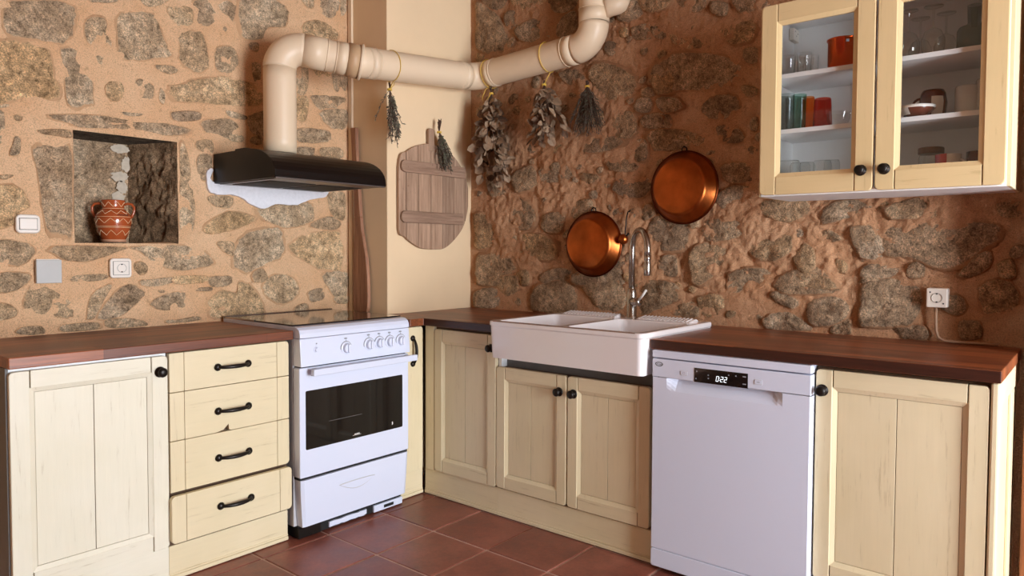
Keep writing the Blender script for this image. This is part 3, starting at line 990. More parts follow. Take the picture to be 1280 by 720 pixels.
# ================================================================== STOVE
SU0, SU1 = -1.411, -.800
t = thing('gas_stove', 'white freestanding stove with black oven window and smoked glass hob', 'stove', ((SU0+SU1)/2, -.33, 0))
sb = obj('body', MB(FL).box(SU0, SU1, .055, .90, .03, .598), 'enamel_side', t, bevel=.003)
for u in (SU0+.02, SU1-.05):
    for d in (.10, .56):
        obj('foot', MB(FL).lathe((u+.012, 0, d), [(0, 0), (.017, 0), (.017, .01), (.012, .014), (.012, .056), (0, .056)], 12, 1), 'black', t)
prof = [(.03, .895), (.03, .9155), (.605, .9155), (.628, .912), (.645, .902), (.652, .887), (.653, .868), (.60, .868), (.60, .895)]
obj('hob_frame', MB(FL).extr(prof, SU0, SU1), 'enamel', t, bevel=.002)
hg = obj('hob_lid', MB(FL).prism([(SU0+.004, .9165), (SU1-.004, .9165), (SU1-.004, .9225), (SU0+.004, .9225)], .045, .597), 'hob_glass', t, bevel=.0015)
obj('lid_edge', MB(FL).box(SU0, SU0+.0045, .9158, .9245, .04, .30), 'steel', hg)
obj('lid_edge', MB(FL).box(SU0, SU1, .9158, .9265, .030, .044), 'steel', hg)
cp = obj('control_panel', MB(FL).add([(SU0, .748, .60), (SU1, .748, .60), (SU1, .866, .60), (SU0, .866, .60), (SU0, .748, .660), (SU1, .748, .660), (SU1, .866, .651), (SU0, .866, .651)],
         [(3, 2, 1, 0), (4, 5, 6, 7), (0, 1, 5, 4), (1, 2, 6, 5), (2, 3, 7, 6), (3, 0, 4, 7)]), 'enamel', t, bevel=.003)
for px_, py_ in ((433, 435), (461.5, 430.3), (474.5, 428.5), (487.5, 427), (501, 425.5)):
    u, z = PL(px_, py_, .657)
    kb = obj('knob', MB(FL).lathe((u, z, .6545), [(0, 0), (.0285, 0), (.0285, .004), (.022, .006), (.0205, .020), (.018, .022), (0, .022)], 24, 2), 'enamel', cp, smooth=False, bevel=.001)
    obj('grip', MB(FL).prism(rounded(u-.006, u+.006, z-.019, z+.019, .005), .676, .684), 'enamel', kb, bevel=.002)
    obj('ring', MB(FL).lathe((u, z, .6548), [(.0285, 0), (.0315, 0), (.0315, .001), (.0285, .0012)], 24, 2), 'print', kb)
    obj('printed_mark', MB(FL).prism(ellipse(u-.002, z+.043, .008, .0035, 10), .654, .6562), 'print', cp)
    obj('printed_mark', MB(FL).box(u-.0008, u+.0008, z+.033, z+.037, .654, .6562), 'print', cp)
u, z = PL(396, 437, .657)
obj('ignition_button', MB(FL).lathe((u, z, .655), [(.014, 0), (.014, .003), (.011, .0035), (.010, .002), (.009, .009), (0, .0105)], 18, 2), 'enamel', cp, smooth=False)
obj('printed_mark', MB(FL).lathe((u, z+.026, .655), [(.003, 0), (.003, .0022), (0, .0022)], 8, 2), 'print', cp)
obj('shadow_gap', MB(FL).box(SU0+.01, SU1-.02, .742, .748, .59, .645), 'black', t)
od = obj('oven_door', MB(FL).prism(rounded(SU0, SU1, .272, .742, .006), .60, .648), 'enamel', t, bevel=.004)
wu0, wz1 = PL(382, 488, .649)
wu1, _ = PL(503, 467, .649)
wz0 = PL(382, 559, .649)[1]-.014
obj('oven_window', MB(FL).prism(rounded(wu0, wu1, wz0, wz1-.004, .006, (1, 1, 1, 1)), .64, .6492), 'black_glass', od)
a, b_ = PL(446, 542.5, .6495)
ow = MB(FL)
ow.box(a-.022, a+.024, b_-.0035, b_-.0022, .6488, .6498)
for q in range(6):
    x_ = a-.013+q*.0048
    ow.add([(x_, b_-.002, .6498), (x_+.0032, b_-.002, .6498), (x_+.0052, b_+.004, .6498), (x_+.002, b_+.004, .6498)], [(0, 1, 2, 3)])
obj('logo', ow, 'crockery', od)
a, b_ = PL(490, 529, .6495)
obj('logo', MB(FL).add([(a+.006*cos(q), b_+.0085*sin(q), .6498) for q in [(-.5+i/8)*pi for i in range(9)]], [tuple(range(9))]), 'crockery', od)
for px_, py_, w_ in ((446, 519, .15),):
    a, b_ = PL(px_, py_, .6495)
    obj('rack_line', MB(FL).box(a-w_, a+.03, b_, b_+.0015, .6488, .6496), 'grey_board', od)
hb = obj('handle', MB(FL).box(SU0+.035, SU1+.012, .710, .7385, .677, .701), 'enamel', od, bevel=.003)
for u in (SU0+.06, SU1-.03):
    obj('bracket', MB(FL).box(u, u+.022, .714, .735, .645, .68), 'enamel_side', hb)
obj('shadow_gap', MB(FL).box(SU0+.003, SU1-.003, .262, .272, .59, .640), 'black', t)
# warming drawer: slightly bowed and narrowing to the floor
n = 7
vs_, fs_ = [], []
for i in range(n+1):
    s = i/n
    z = .262-(.262-.058)*s
    k = .012*s**1.5
    for (uu, dd) in ((SU0+.004+k, .60), (SU0+.004+k, .644-.006*s), (SU0+.018+k, .651-.008*s*s), (SU1-.018-k, .651-.008*s*s), (SU1-.004-k, .644-.006*s), (SU1-.004-k, .60)):
        vs_.append((uu, z, dd))
for i in range(n):
    for j in range(5):
        fs_.append((i*6+j, (i+1)*6+j, (i+1)*6+j+1, i*6+j+1))
fs_ += [tuple(range(6)), tuple(range(n*6+5, n*6-1, -1))]
wd = obj('warming_drawer', MB(FL).add(vs_, fs_), 'enamel', t)
a, b_ = PL(447, 599.5, .652)
grip = [(a-.102+.204*i/16, b_+.0125*sin(pi*i/16)**.5*.35) for i in range(17)]
low = [(a-.102+.204*i/16, b_-.036*sin(pi*i/16)) for i in range(16, 0, -1)]
obj('grip_recess', MB(FL).prism(low+grip[:1]+grip[1:], .640, .6535), 'enamel_side', wd, bevel=.002, label='oval scooped grip in the drawer front')
obj('grip_recess_face', MB(FL).prism([(a+(p[0]-a)*.93, b_-.003+(p[1]-b_)*.80) for p in low+grip[:1]+grip[1:]], .640, .6541), 'enamel', wd)
kp = obj('kick_base', MB(FL).box(SU0+.012, SU1-.02, .004, .055, .10, .612), 'black', t)
obj('corner_bracket', MB(FL).box(SU0+.008, SU0+.12, .006, .05, .612, .622), 'iron', kp)
us_ = [SU0+.165+.016*i for i in range(14)]
jag = [(u, .010+.012*abs(noise.noise(Vector((u*60, 1.7, 0))))) for u in us_]
top = [(u, .036-.006*abs(noise.noise(Vector((u*50, 7.7, 0))))) for u in reversed(us_)]
obj('kick_strip', MB(FL).prism(jag+top, .613, .622), 'enamel', kp, label='torn white kick strip')
ks = obj('kick_strip', MB(FL).box(SU0+.415, SU1-.02, .006, .038, .613, .624), 'enamel', kp, bevel=.001)
obj('slot', MB(FL).box(SU0+.475, SU0+.535, .014, .028, .62, .6246), 'black', ks)

# ================================================================== DISHWASHER
D0, D1, DF = 1.904, 2.497, .680
t = thing('dishwasher', 'white dishwasher with a lit black display under the right worktop', 'dishwasher', (-.33, -(D0+D1)/2, 0))
obj('body', MB(FR).box(D0+.004, D1-.004, .03, .855, .02, .630), 'enamel_side', t)
obj('top_strip', MB(FR).prism(rounded(D0, D1, .833, .8615, .004), .60, DF), 'enamel', t, bevel=.003)
cp = obj('control_panel', MB(FR).box(D0, D1, .759, .829, .632, DF), 'enamel', t, bevel=.003)
a0, b1 = PR(868, 459.5, DF)
a1, _ = PR(935, 467.5, DF)
b0 = PR(867, 477, DF)[1]
dp = obj('display', MB(FR).box(a0, a1, b0, b1, .67, DF+.001), 'black_glass', cp)


def seg7(ch, u, z, w, h, th, F, d, mb, slant=.15):
    on_ = {'0': 'abcdef', '2': 'abged'}[ch]
    S = {'a': (0, h, w, h), 'b': (w, h, w, h/2), 'c': (w, h/2, w, 0), 'd': (0, 0, w, 0), 'e': (0, 0, 0, h/2), 'f': (0, h/2, 0, h), 'g': (0, h/2, w, h/2)}
    for s in on_:
        x0_, y0_, x1_, y1_ = S[s]
        e = th/2
        if y0_ == y1_:
            q = [(x0_, y0_-e), (x1_, y0_-e), (x1_, y0_+e), (x0_, y0_+e)]
        else:
            lo, hi = min(y0_, y1_), max(y0_, y1_)
            q = [(x0_-e, lo), (x0_+e, lo), (x0_+e, hi), (x0_-e, hi)]
        mb.prism([(u+x+slant*y, z+y) for x, y in q], d, d+.0006)


dg = MB(FR)
cu, cz = PR(895, 476.5, DF)
for q, ch in enumerate('022'):
    seg7(ch, cu+(0, .0165, .0305)[q], cz, .0085, .018, .0019, FR, DF+.001, dg)
for zz in (.005, .0125):
    dg.box(cu+.0125, cu+.0145, cz+zz-.001, cz+zz+.0015, DF+.001, DF+.0016)
obj('digits', dg, 'display', dp)
ic = MB(FR)
for px_, py_ in ((871, 464), (870, 473), (885.5, 469), (885.5, 473), (911, 469), (920, 470)):
    u, z = PR(px_, py_, DF)
    ic.box(u-.0022, u+.0022, z-.0022, z+.0022, DF+.001, DF+.0016)
for px_, py_ in ((930.5, 471), (930.5, 480.3)):
    u, z = PR(px_, py_, DF)
    ic.box(u-.006, u+.006, z-.0018, z+.0018, DF+.001, DF+.0016)
obj('icons', ic, 'print', dp)['kind'] = 'stuff'


def ring2(F, u, z, a, b, w, d, seg=28):
    mb = MB(F)
    mb.add([(u+a*cos(2*pi*i/seg), z+b*sin(2*pi*i/seg), d) for i in range(seg)]+[(u+(a-w)*cos(2*pi*i/seg), z+(b-w)*sin(2*pi*i/seg), d) for i in range(seg)],
           [(i, (i+1) % seg, (i+1) % seg+seg, i+seg) for i in range(seg)])
    return mb


def text_mesh(body, size, shear=0.):
    cu_ = bpy.data.curves.new('t', 'FONT')
    cu_.body, cu_.size, cu_.align_x, cu_.align_y, cu_.shear, cu_.resolution_u = body, size, 'CENTER', 'CENTER', shear, 3
    to = bpy.data.objects.new('t', cu_)
    col.objects.link(to)
    bpy.context.view_layer.update()
    me = bpy.data.meshes.new_from_object(to.evaluated_get(bpy.context.evaluated_depsgraph_get()))
    out = [tuple(v.co) for v in me.vertices], [tuple(p.vertices) for p in me.polygons]
    bpy.data.objects.remove(to)
    bpy.data.curves.remove(cu_)
    bpy.data.meshes.remove(me)
    return out


lu, lz = PR(824, 455, DF)
lg = ring2(FR, lu, lz, .0165, .0085, .0022, DF+.0008)
v_, f_ = text_mesh("De'Longhi", .0092)
lg.add([(lu+x*.74, lz+y, DF+.0010) for x, y, _ in v_], f_)
obj('logo', lg, 'ink', cp, label='small dark oval maker emblem')
for px_, py_ in ((855, 466.5), (948, 477.8)):
    u, z = PR(px_, py_, DF)
    bt = MB(FR).prism(rounded(u-.014, u+.014, z-.0085, z+.0085, .004), DF-.003, DF+.0012)
    b_ = obj('button', bt, 'enamel_side', cp)
    obj('button_face', MB(FR).prism(rounded(u-.0128, u+.0128, z-.0073, z+.0073, .0035), DF, DF+.0015), 'enamel', b_)
    if px_ < 900:
        obj('button_mark', ring2(FR, u, z, .0045, .0045, .001, DF+.0017, 14), 'print', b_)
    else:
        obj('button_mark', MB(FR).box(u-.005, u+.005, z-.0012, z+.0012, DF+.0015, DF+.0018), 'print', b_)
# door with a scooped hand recess along its upper edge
ua, ub = D0+.065, D1-.098
nn = 24
top = [(D1, .7575), (D0, .7575)]
dm = MB(FR)
rows = []
DZ0, DZ1 = .0915, .7575
zz = [DZ1, .748, .735, .722, .71, .69, .3, DZ0]
uu = [D0, D0+.004]+[ua-.004+(ub-ua+.008)*i/nn for i in range(nn+1)]+[D1-.004, D1]
for z in zz:
    for u in uu:
        s = max(0., min(1., (u-ua)/(ub-ua)))
        inside = ua < u < ub
        f_ = min(1, (u-ua)/.035, (ub-u)/.035) if inside else 0
        dep = .030*f_*max(0., 1-(DZ1-z)/.05)**1.2 if inside else 0
        edge = .004 if (u in (D0, D1)) else 0
        dm.add([(u, z, DF-.001-dep-edge)], [])
m_ = len(uu)
for i in range(len(zz)-1):
    for j in range(m_-1):
        dm.f.append((i*m_+j, (i+1)*m_+j, (i+1)*m_+j+1, i*m_+j+1))
dm.add([(D0, DZ0, .632), (D0, DZ1, .632), (D1, DZ0, .632), (D1, DZ1, .632)], [])
q = len(dm.v)
L0, L1 = (len(zz)-1)*m_, len(zz)*m_-1
dm.f += [tuple(i*m_ for i in range(len(zz)))+(q-4, q-3), (q-1, q-2)+tuple(i*m_+m_-1 for i in range(len(zz)-1, -1, -1)),
         (q-4,)+tuple(range(L0, L1+1))+(q-2,)]
obj('door', dm, 'enamel', t, smooth=False)
obj('scoop_back', MB(FR).box(ua, ub, .7578, .7588, .64, DF-.006), 'enamel_side', t)
obj('kick_plate', MB(FR).prism(rounded(D0, D1, .018, .0885, .008), .632, DF-.001), 'enamel', t, bevel=.003)
obj('base', MB(FR).box(D0+.03, D1-.03, 0, .03, .05, .62), 'black', t)

# ================================================================== SINK AND TAP
S0, S1, SX0, SX1, SZ0, SZ1 = 1.092, 1.884, .104, .722, .757, .924
t = thing('farmhouse_sink', 'white ceramic double-bowl farmhouse sink with ribbed back ledge', 'sink', (-.41, -1.488, SZ0))
bm = bmesh.new()
# outer tub: horizontal outline rounded at the front corners
def outline(u0, u1, d0, d1, r):
    return rounded(u0, u1, d0, d1, r, (0, 0, 1, 1), 5)
def rect(u0, u1, d0, d1, r):
    return rounded(u0, u1, d0, d1, r, (1, 1, 1, 1), 5)
mb = MB(lambda u, d, z: FR(u, z, d))
o1 = outline(S0+.008, S1-.008, SX0+.004, SX1-.010, .022)
o2 = outline(S0+.002, S1-.002, SX0, SX1-.004, .024)
o3 = outline(S0-.002, S1+.002, SX0, SX1, .026)
n = len(o1)
loops = [(o1, SZ0), (o1, SZ0+.006), (o2, SZ1-.024), (o3, SZ1-.018), (o3, SZ1-.004), (outline(S0+.002, S1-.002, SX0+.002, SX1-.004, .024), SZ1)]
for lp, z in loops:
    mb.add([(u, d, z) for u, d in lp], [])
for k in range(len(loops)-1):
    for i in range(n):
        mb.f.append((k*n+i, (k+1)*n+i, (k+1)*n+(i+1) % n, k*n+(i+1) % n))
mb.f.append(tuple(range(n)))
obj('tub', mb, 'ceramic', t, smooth=False)
# top with two bowls: rim faces bridged to the bowl outlines
bowls = [rect(S0+.034, 1.472, .245, SX1-.030, .03), rect(1.504, S1-.034, .245, SX1-.030, .03)]
bm = bmesh.new()
geo = []
for lp in [loops[-1][0]]+bowls:
    vv = [bm.verts.new(FR(u, SZ1, d)) for u, d in lp]
    ee = [bm.edges.new((vv[i], vv[(i+1) % len(vv)])) for i in range(len(vv))]
    geo += ee
bmesh.ops.triangle_fill(bm, edges=geo, use_beauty=True)
bm.normal_update()
mb = MB()
bm.verts.index_update()
mb.v = [tuple(v.co) for v in bm.verts]
mb.f = [tuple(v.index for v in f.verts) if f.normal.z > 0 else tuple(v.index for v in reversed(f.verts)) for f in bm.faces]
bm.free()
rim = obj('rim', mb, 'ceramic', t)
for lp in bowls:
    cu_, cd_ = sum(p[0] for p in lp)/len(lp), sum(p[1] for p in lp)/len(lp)
    mb = MB(lambda u, d, z: FR(u, z, d))
    n = len(lp)
    lv = [(1., SZ1), (.985, SZ1-.006), (.97, SZ1-.14), (.93, SZ1-.155), (.3, SZ1-.16)]
    for s, z in lv:
        mb.add([(cu_+(u-cu_)*s, cd_+(d-cd_)*s, z) for u, d in lp], [])
    for k in range(len(lv)-1):
        for i in range(n):
            mb.f.append((k*n+i, k*n+(i+1) % n, (k+1)*n+(i+1) % n, (k+1)*n+i))
    mb.f.append(tuple(range((len(lv)-1)*n, len(lv)*n)))
    b_ = obj('bowl', mb, 'ceramic', t, smooth=False)
    obj('drain', MB(FR).lathe((cu_, SZ1-.16, cd_), [(.04, .001), (.036, .004), (.012, .002), (0, .002)], 18, 1), 'steel', b_)
# raised ribbed soap ledge behind each bowl
for u0, u1 in ((S0+.05, 1.452), (1.565, S1-.05)):
    prof = [(.125, SZ1-.001), (.130, SZ1+.008), (.145, SZ1+.012), (.20, SZ1+.006), (.222, SZ1-.001)]
    lg = obj('soap_ledge', MB(FR).extr(prof[::-1], u0, u1), 'ceramic', t, bevel=.003)
    k = int((u1-u0)/.018)
    for i in range(k):
        u = u0+.012+i*.018
        obj('rib', MB(FR).add([(u, SZ1+.0115, .150), (u+.007, SZ1+.0115, .150), (u+.007, SZ1+.0025, .214), (u, SZ1+.0025, .214), (u, SZ1+.016, .150), (u+.007, SZ1+.016, .150), (u+.007, SZ1+.0075, .214), (u, SZ1+.0075, .214)],
            [(3, 2, 1, 0), (4, 5, 6, 7), (0, 1, 5, 4), (1, 2, 6, 5), (2, 3, 7, 6), (3, 0, 4, 7)]), 'ceramic', lg)
obj('rim_wear', MB(FR).box(S0+.03, S1-.035, SZ1-.0024, SZ1+.0004, SX1-.0055, SX1-.0008), 'stain', rim, label='worn brown line along the front rim')
obj('rim_wear', MB(FR).box(S1-.0075, S1-.0045, SZ1-.0004, SZ1+.0009, SX0+.03, SX1-.05), 'stain', rim)

TXp, TYp = -.165, -1.512
t = thing('kitchen_tap', 'brushed steel gooseneck mixer tap standing behind the sink', 'tap', (TXp, TYp, SZ1))
mb = MB().lathe((TXp, TYp, SZ1), [(0, 0), (.028, 0), (.028, .004), (.0235, .008), (.0225, .115), (.019, .135), (.0145, .142), (0, .142)], 20, 2)
obj('body', mb, 'steel', t, smooth=True)
dirx, diry = -.62, -.785
reach, zt_, rr = .185, 1.245, .0925
path = [(TXp, TYp, SZ1+.13), (TXp, TYp, zt_)]
for i in range(1, 15):
    a = pi-pi*i/14
    s = rr+rr*cos(a)
    path.append((TXp+dirx*s, TYp+diry*s, zt_+rr*sin(a)*1.0))
ex, ey = TXp+dirx*2*rr, TYp+diry*2*rr
path.append((ex, ey, zt_-.03))
obj('neck', MB().tube(path, .0145, 14), 'steel', t, smooth=True)
sp_ = MB().lathe((ex, ey, zt_-.115), [(0, 0), (.013, 0), (.0155, .004), (.0155, .06), (.0135, .064), (.0135, .07), (.0155, .073), (.0155, .092), (0, .095)], 16, 2)
obj('spray_head', sp_, 'steel', t, smooth=True)
vb = obj('lever_body', MB().tube([(TXp, TYp, 1.002), (TXp-.02, TYp-.03, 1.002), (TXp-.042, TYp-.062, 1.004)], [.021, .021, .019], 16), 'steel', t, smooth=True)
obj('lever', MB().tube([(TXp-.040, TYp-.060, 1.012), (TXp-.052, TYp-.085, 1.034), (TXp-.064, TYp-.112, 1.062)], [.006, .0065, .0055], 10), 'crockery', vb, smooth=True)


# ================================================================== HOOD AND DUCT
H0, H1 = -1.440, -.832
t = thing('range_hood', 'black curved range hood mounted on the stone wall above the stove', 'hood', ((H0+H1)/2, -.26, 1.545))
curve = [(.30+.222*sin(i/10*pi/2), 1.565+.122*cos(i/10*pi/2)) for i in range(11)]
prof = [(.012, 1.549), (.012, 1.686), (.12, 1.6865), (.20, 1.6865), (.205, 1.6935), (.285, 1.6935)]+curve[1:]+[(.524, 1.556), (.518, 1.549)]
prof = prof[::-1]
shell = MB(FL).extr(prof, H0+.003, H1-.003)
obj('canopy', shell, 'hood', t, bevel=.002)
for u in (H0, H1-.0028):
    obj('side_cheek', MB(FL).extr(prof, u, u+.0028), 'hood', t)
uf = obj('underside', MB(FL).box(H0+.02, H1-.02, 1.5455, 1.549, .03, .505), 'hood_under', t)
for k in range(2):
    obj('grease_filter', MB(FL).box(H0+.05+k*.265, H0+.29+k*.265, 1.5432, 1.5456, .09, .40), 'black', uf)
obj('front_lip', MB(FL).box(H0+.004, H1-.004, 1.546, 1.552, .500, .5235), 'hood_under', t, bevel=.001)
vt = MB(FL)
for k in range(12):
    obj('vent_slot', MB(FL).add([(-1.10+k*.015, 1.695, .272), (-1.092+k*.015, 1.695, .272), (-1.092+k*.015, 1.6955, .298), (-1.10+k*.015, 1.6955, .298)], [(0, 1, 2, 3)]), 'black', t)

RP = .0745
DP = [Vector(p) for p in ((-1.233, -.24, 1.6955), (-1.233, -.24, 2.196), (-.924, -.425, 2.152), (-.092, -.447, 2.227), (-.092, -1.238, 2.276), (-.092, -1.238, ROOM_H))]
t = thing('exhaust_duct', 'cream painted exhaust duct running from the hood round the column', 'duct', tuple(DP[0]))


def pipe(name, pts, r, m='duct', seg=28):
    return obj(name, MB().tube(pts, r, seg), m, t, smooth=True, bevel=0)


def corner(p, a, b, r):
    """arc of radius r rounding the corner at p between points a and b"""
    da, db = (a-p).normalized(), (b-p).normalized()
    ang = da.angle(db)
    cut = r/math.tan(ang/2)
    s, e = p+da*cut, p+db*cut
    c = p+(da+db).normalized()*(r/sin(ang/2))
    out = []
    v0, v1 = s-c, e-c
    th_ = v0.angle(v1)
    for i in range(13):
        k = i/12
        out.append(c+(v0*sin((1-k)*th_)+v1*sin(k*th_))/sin(th_))
    return out


radii = [None, .095, .16, .10, .11, None]
arcs = {i: corner(DP[i], DP[i-1], DP[i+1], radii[i]) for i in range(1, 5)}
prev = DP[0]
for i in range(1, 6):
    end = arcs[i][0] if i < 5 else DP[5]
    n_ = max(2, int((end-prev).length/.05))
    pipe('pipe_section', [prev.lerp(end, k/n_) for k in range(n_+1)], RP)
    if i < 5:
        pipe('elbow', arcs[i], RP+.0010)
        prev = arcs[i][-1]
# sockets: a slightly wider sleeve at each end of an elbow, with a bead
for i, (before, after) in {1: (.004, .11), 2: (.06, .05), 3: (.05, .05), 4: (.06, .07)}.items():
    for s, L_ in ((0, before), (-1, after)):
        e = arcs[i][s]
        d_ = ((DP[i-1] if s == 0 else DP[i+1])-DP[i]).normalized()
        if L_ > .02:
            c = pipe('collar', [e, e+d_*L_], RP+.0018)
            pipe('bead', [e+d_*(L_-.004), e+d_*(L_+.001)], RP+.0036)
e = arcs[2][0]
d_ = (DP[1]-DP[2]).normalized()
pipe('socket', [e+d_*.005, e-d_*.05], RP+.006, 'duct_dark')
pipe('bead', [e-d_*.05, e-d_*.064], RP+.012)
pipe('pipe_section', [Vector((-.10, -1.30, 2.44)), Vector((-.03, -1.345, 2.47)), Vector((.0, -1.36, 2.49))], .05)

# ================================================================== PADDLE, BOARD
t = thing('wooden_paddle', 'long worn wooden paddle leaning in the corner beside the column', 'paddle', (-.668, -.13, .905))
def slat(zs_, w_, yc_, m):
    mb = MB()
    vs_, fs_ = [], []
    n = len(zs_)
    for z, w, y in zip(zs_, w_, yc_):
        x = -.654
        vs_ += [(x-.022, y-w/2+.004, z), (x-.022, y+w/2-.004, z), (x-.003, y+w/2, z), (x-.003, y-w/2, z)]
    for i in range(n-1):
        for j in range(4):
            fs_.append((i*4+j, (i+1)*4+j, (i+1)*4+(j+1) % 4, i*4+(j+1) % 4))
    fs_ += [(0, 1, 2, 3), tuple((n-1)*4+j for j in (3, 2, 1, 0))]
    return mb.add(vs_, [f[::-1] for f in fs_])
zp = [.905, .93, 1.0, 1.1, 1.2, 1.28, 1.34, 1.42]
obj('blade', slat(zp, [.115, .128, .135, .13, .115, .088, .066, .055], [-.125, -.125, -.125, -.122, -.118, -.112, -.108, -.102], 0), 'paddle', t, bevel=.003)
zp = [1.42, 1.55, 1.7, 1.8, 1.905]
obj('shaft', slat(zp, [.055, .050, .048, .046, .052], [-.102, -.092, -.080, -.073, -.066], 0), 'paddle', t, bevel=.003)

BX, BZ, BR = -.298, 1.537, .284
t = thing('round_board', 'round weathered plank board with two battens hung on the cream column', 'board', (BX, -.33, BZ-BR))
outl = [PL(x, y, .335) for x, y in ((498.2, 202), (508, 189), (518, 183), (528, 180.6), (536, 180), (553, 185), (565, 194), (574.5, 206.7), (581, 220), (584, 233), (585.3, 244),
        (583.6, 264.6), (578.4, 283.7), (568, 299), (556, 309.7), (545.4, 311.8), (528, 310.8), (517.6, 306), (505.5, 296), (497.5, 283.7))]
outl = [tuple(p) for p in smooth_closed(outl[::-1], 90)]


def span(x):
    zs_ = []
    for (x0_, z0_), (x1_, z1_) in zip(outl, outl[1:]+outl[:1]):
        if (x0_-x)*(x1_-x) <= 0 and abs(x1_-x0_) > 1e-6:
            zs_.append(z0_+(z1_-z0_)*(x-x0_)/(x1_-x0_))
    return min(zs_), max(zs_)


xl, xr = min(p[0] for p in outl)+.004, max(p[0] for p in outl)-.004
obj('shade_backing', MB(FL).prism([(BX+(p[0]-BX)*.97, BZ+(p[1]-BZ)*.97) for p in outl], .3195, .3245), 'stem', t)  # added dark sheet, gives the seams between planks their shade
cuts = [xl, -.535, -.447, -.352, -.262, -.168, -.075, xr]
for k in range(7):
    a, b_ = cuts[k]+.0018, cuts[k+1]-.0018
    xs = [a+(b_-a)*i/8 for i in range(9)]
    poly = [(x, span(x)[0]) for x in xs]+[(x, span(x)[1]) for x in reversed(xs)]
    obj('plank', MB(FL).prism(poly, .3225, .3225+.017+.003*random.random()), 'old_wood', t, bevel=.002)
for z in (1.690, 1.420):
    obj('batten', MB(FL).prism(rounded(xl+.008, (-.088 if z > 1.6 else -.108), z-.032, z+.032, .028, (1, 0, 0, 1)), .3425, .358), 'old_wood_x', t, bevel=.003)
hd = obj('grip', MB(FL).prism(rounded(-.372, -.330, 1.79, 1.915, .014, (0, 0, 1, 1)), .326, .346), 'old_wood', t, bevel=.003)

# ================================================================== DRIED HERBS
def leaf_quads(mb, p, d, L, W, up):
    """one small folded leaf"""
    d = d.normalized()
    s = d.cross(up)
    s = s.normalized() if s.length > 1e-4 else d.orthogonal().normalized()
    n = s.cross(d)
    a = [p, p+d*L*.35+s*W*.5+n*W*.12, p+d*L*.75+s*W*.38+n*W*.1, p+d*L, p+d*L*.75-s*W*.38+n*W*.1, p+d*L*.35-s*W*.5+n*W*.12]
    mb.add([tuple(q) for q in a], [(0, 1, 2, 3), (0, 3, 4, 5)])


def rvec(rg, s=1.):
    return Vector((rg.gauss(0, s), rg.gauss(0, s), rg.gauss(0, s)))


def bunch(name, label, tie, height, spread, nstem, lpl, L, W, mats, seed, loop=None, flat=.6, droop=None, group=None, tail=.05, tw=.004):
    """bundle hung upside down: stems fan out below the tie, leaves along each stem"""
    rg = random.Random(seed)
    tie = Vector(tie)
    t = thing(name, label, 'herbs', tuple(tie), group)
    st, lv, lv2 = MB(), MB(), MB()
    for k in range(nstem):
        a = rg.uniform(0, 2*pi)
        q = sqrt(rg.uniform(0, 1))
        hgt = height*rg.uniform(.55, 1.)
        off = Vector((cos(a)*spread*q*flat, sin(a)*spread*q, 0)) if droop is None else droop(a, q)
        pts = [tie+Vector((rg.gauss(0, .004), rg.gauss(0, .004), tail*rg.uniform(.4, 1)))]
        for i in range(7):
            s = i/6
            pts.append(tie+off*(s**.8)+Vector((0, 0, -hgt*s))+rvec(rg, .004*s))
        st.tube(pts, [.0016]*2+[.0013]*6, 5)
        for i in range(lpl):
            s = .12+.88*i/lpl+rg.uniform(0, .05)
            s = min(.999, s)
            j = int(s*6)
            p = pts[1+j].lerp(pts[min(7, 2+j)], s*6-j)
            out = Vector((off.x, off.y, 0))*1.2+rvec(rg, .5)*spread
            d = out.normalized()*.8+Vector((0, 0, -.9))+rvec(rg, .35)
            leaf_quads(lv if rg.random() < .68 else lv2, p, d, L*rg.uniform(.7, 1.2), W*rg.uniform(.7, 1.2), Vector((-.75, -.6, .2))+rvec(rg, .5))
    o = obj('stems', st, 'stem', t, smooth=True)
    o['kind'] = 'stuff'
    for mb_, m in ((lv, mats[0]), (lv2, mats[1])):
        o = obj('leaves', mb_, m, t)
        o['kind'] = 'stuff'
    tm = MB()
    tm.tube([tie+Vector((cos(a)*.011, sin(a)*.011, (i % 3)*tw-.004)) for i, a in enumerate([2*pi*k/8 for k in range(25)])], .0022, 5)
    obj('twine', tm, 'twine', t)
    if loop:
        obj('hanging_loop', MB().tube(loop, .002, 6), 'twine', t)
    return t


def around(c, axis, r, a0, a1, n=16):
    axis = Vector(axis).normalized()
    x = Vector((0, 0, 1)).cross(axis).normalized()
    y = axis.cross(x)
    return [Vector(c)+x*r*cos(a0+(a1-a0)*i/n)+y*r*sin(a0+(a1-a0)*i/n) for i in range(n+1)]


S34 = (DP[4]-DP[3]).normalized()
def on_pipe(px_, py_):
    y = -PR(px_, py_, .16)[0]
    k = (y-DP[3].y)/(DP[4].y-DP[3].y)
    return DP[3].lerp(DP[4], k)
# eucalyptus bundle in the corner
tie = on(0, -.10, 614, 117)
c_ = DP[3]+S34*.10
bunch('eucalyptus_bundle', 'large bundle of dried round eucalyptus leaves hanging in the corner by the column', tie, .52, .125, 26, 11, .060, .044, ('leaf', 'leaf_dark'), 3,
      loop=[tie]+[tie+Vector((-.03, .03, -.06)), tie+Vector((-.02, .05, -.02)), tie+Vector((-.01, .03, .03))]+around(c_, S34, RP+.006, -1.2, 4.6, 18)+[tie], flat=.62, tail=.06)
tie = on(0, -.10, 680, 106)
c_ = on_pipe(675, 80)
bunch('eucalyptus_bundle', 'smaller bundle of dried eucalyptus leaves tied with yellow string under the duct', tie, .32, .125, 20, 8, .064, .038, ('leaf', 'leaf_dark'), 11,
      loop=[tie]+around(c_, S34, RP+.004, -1.4, 4.9, 20)+[tie], flat=.6, tail=.03)
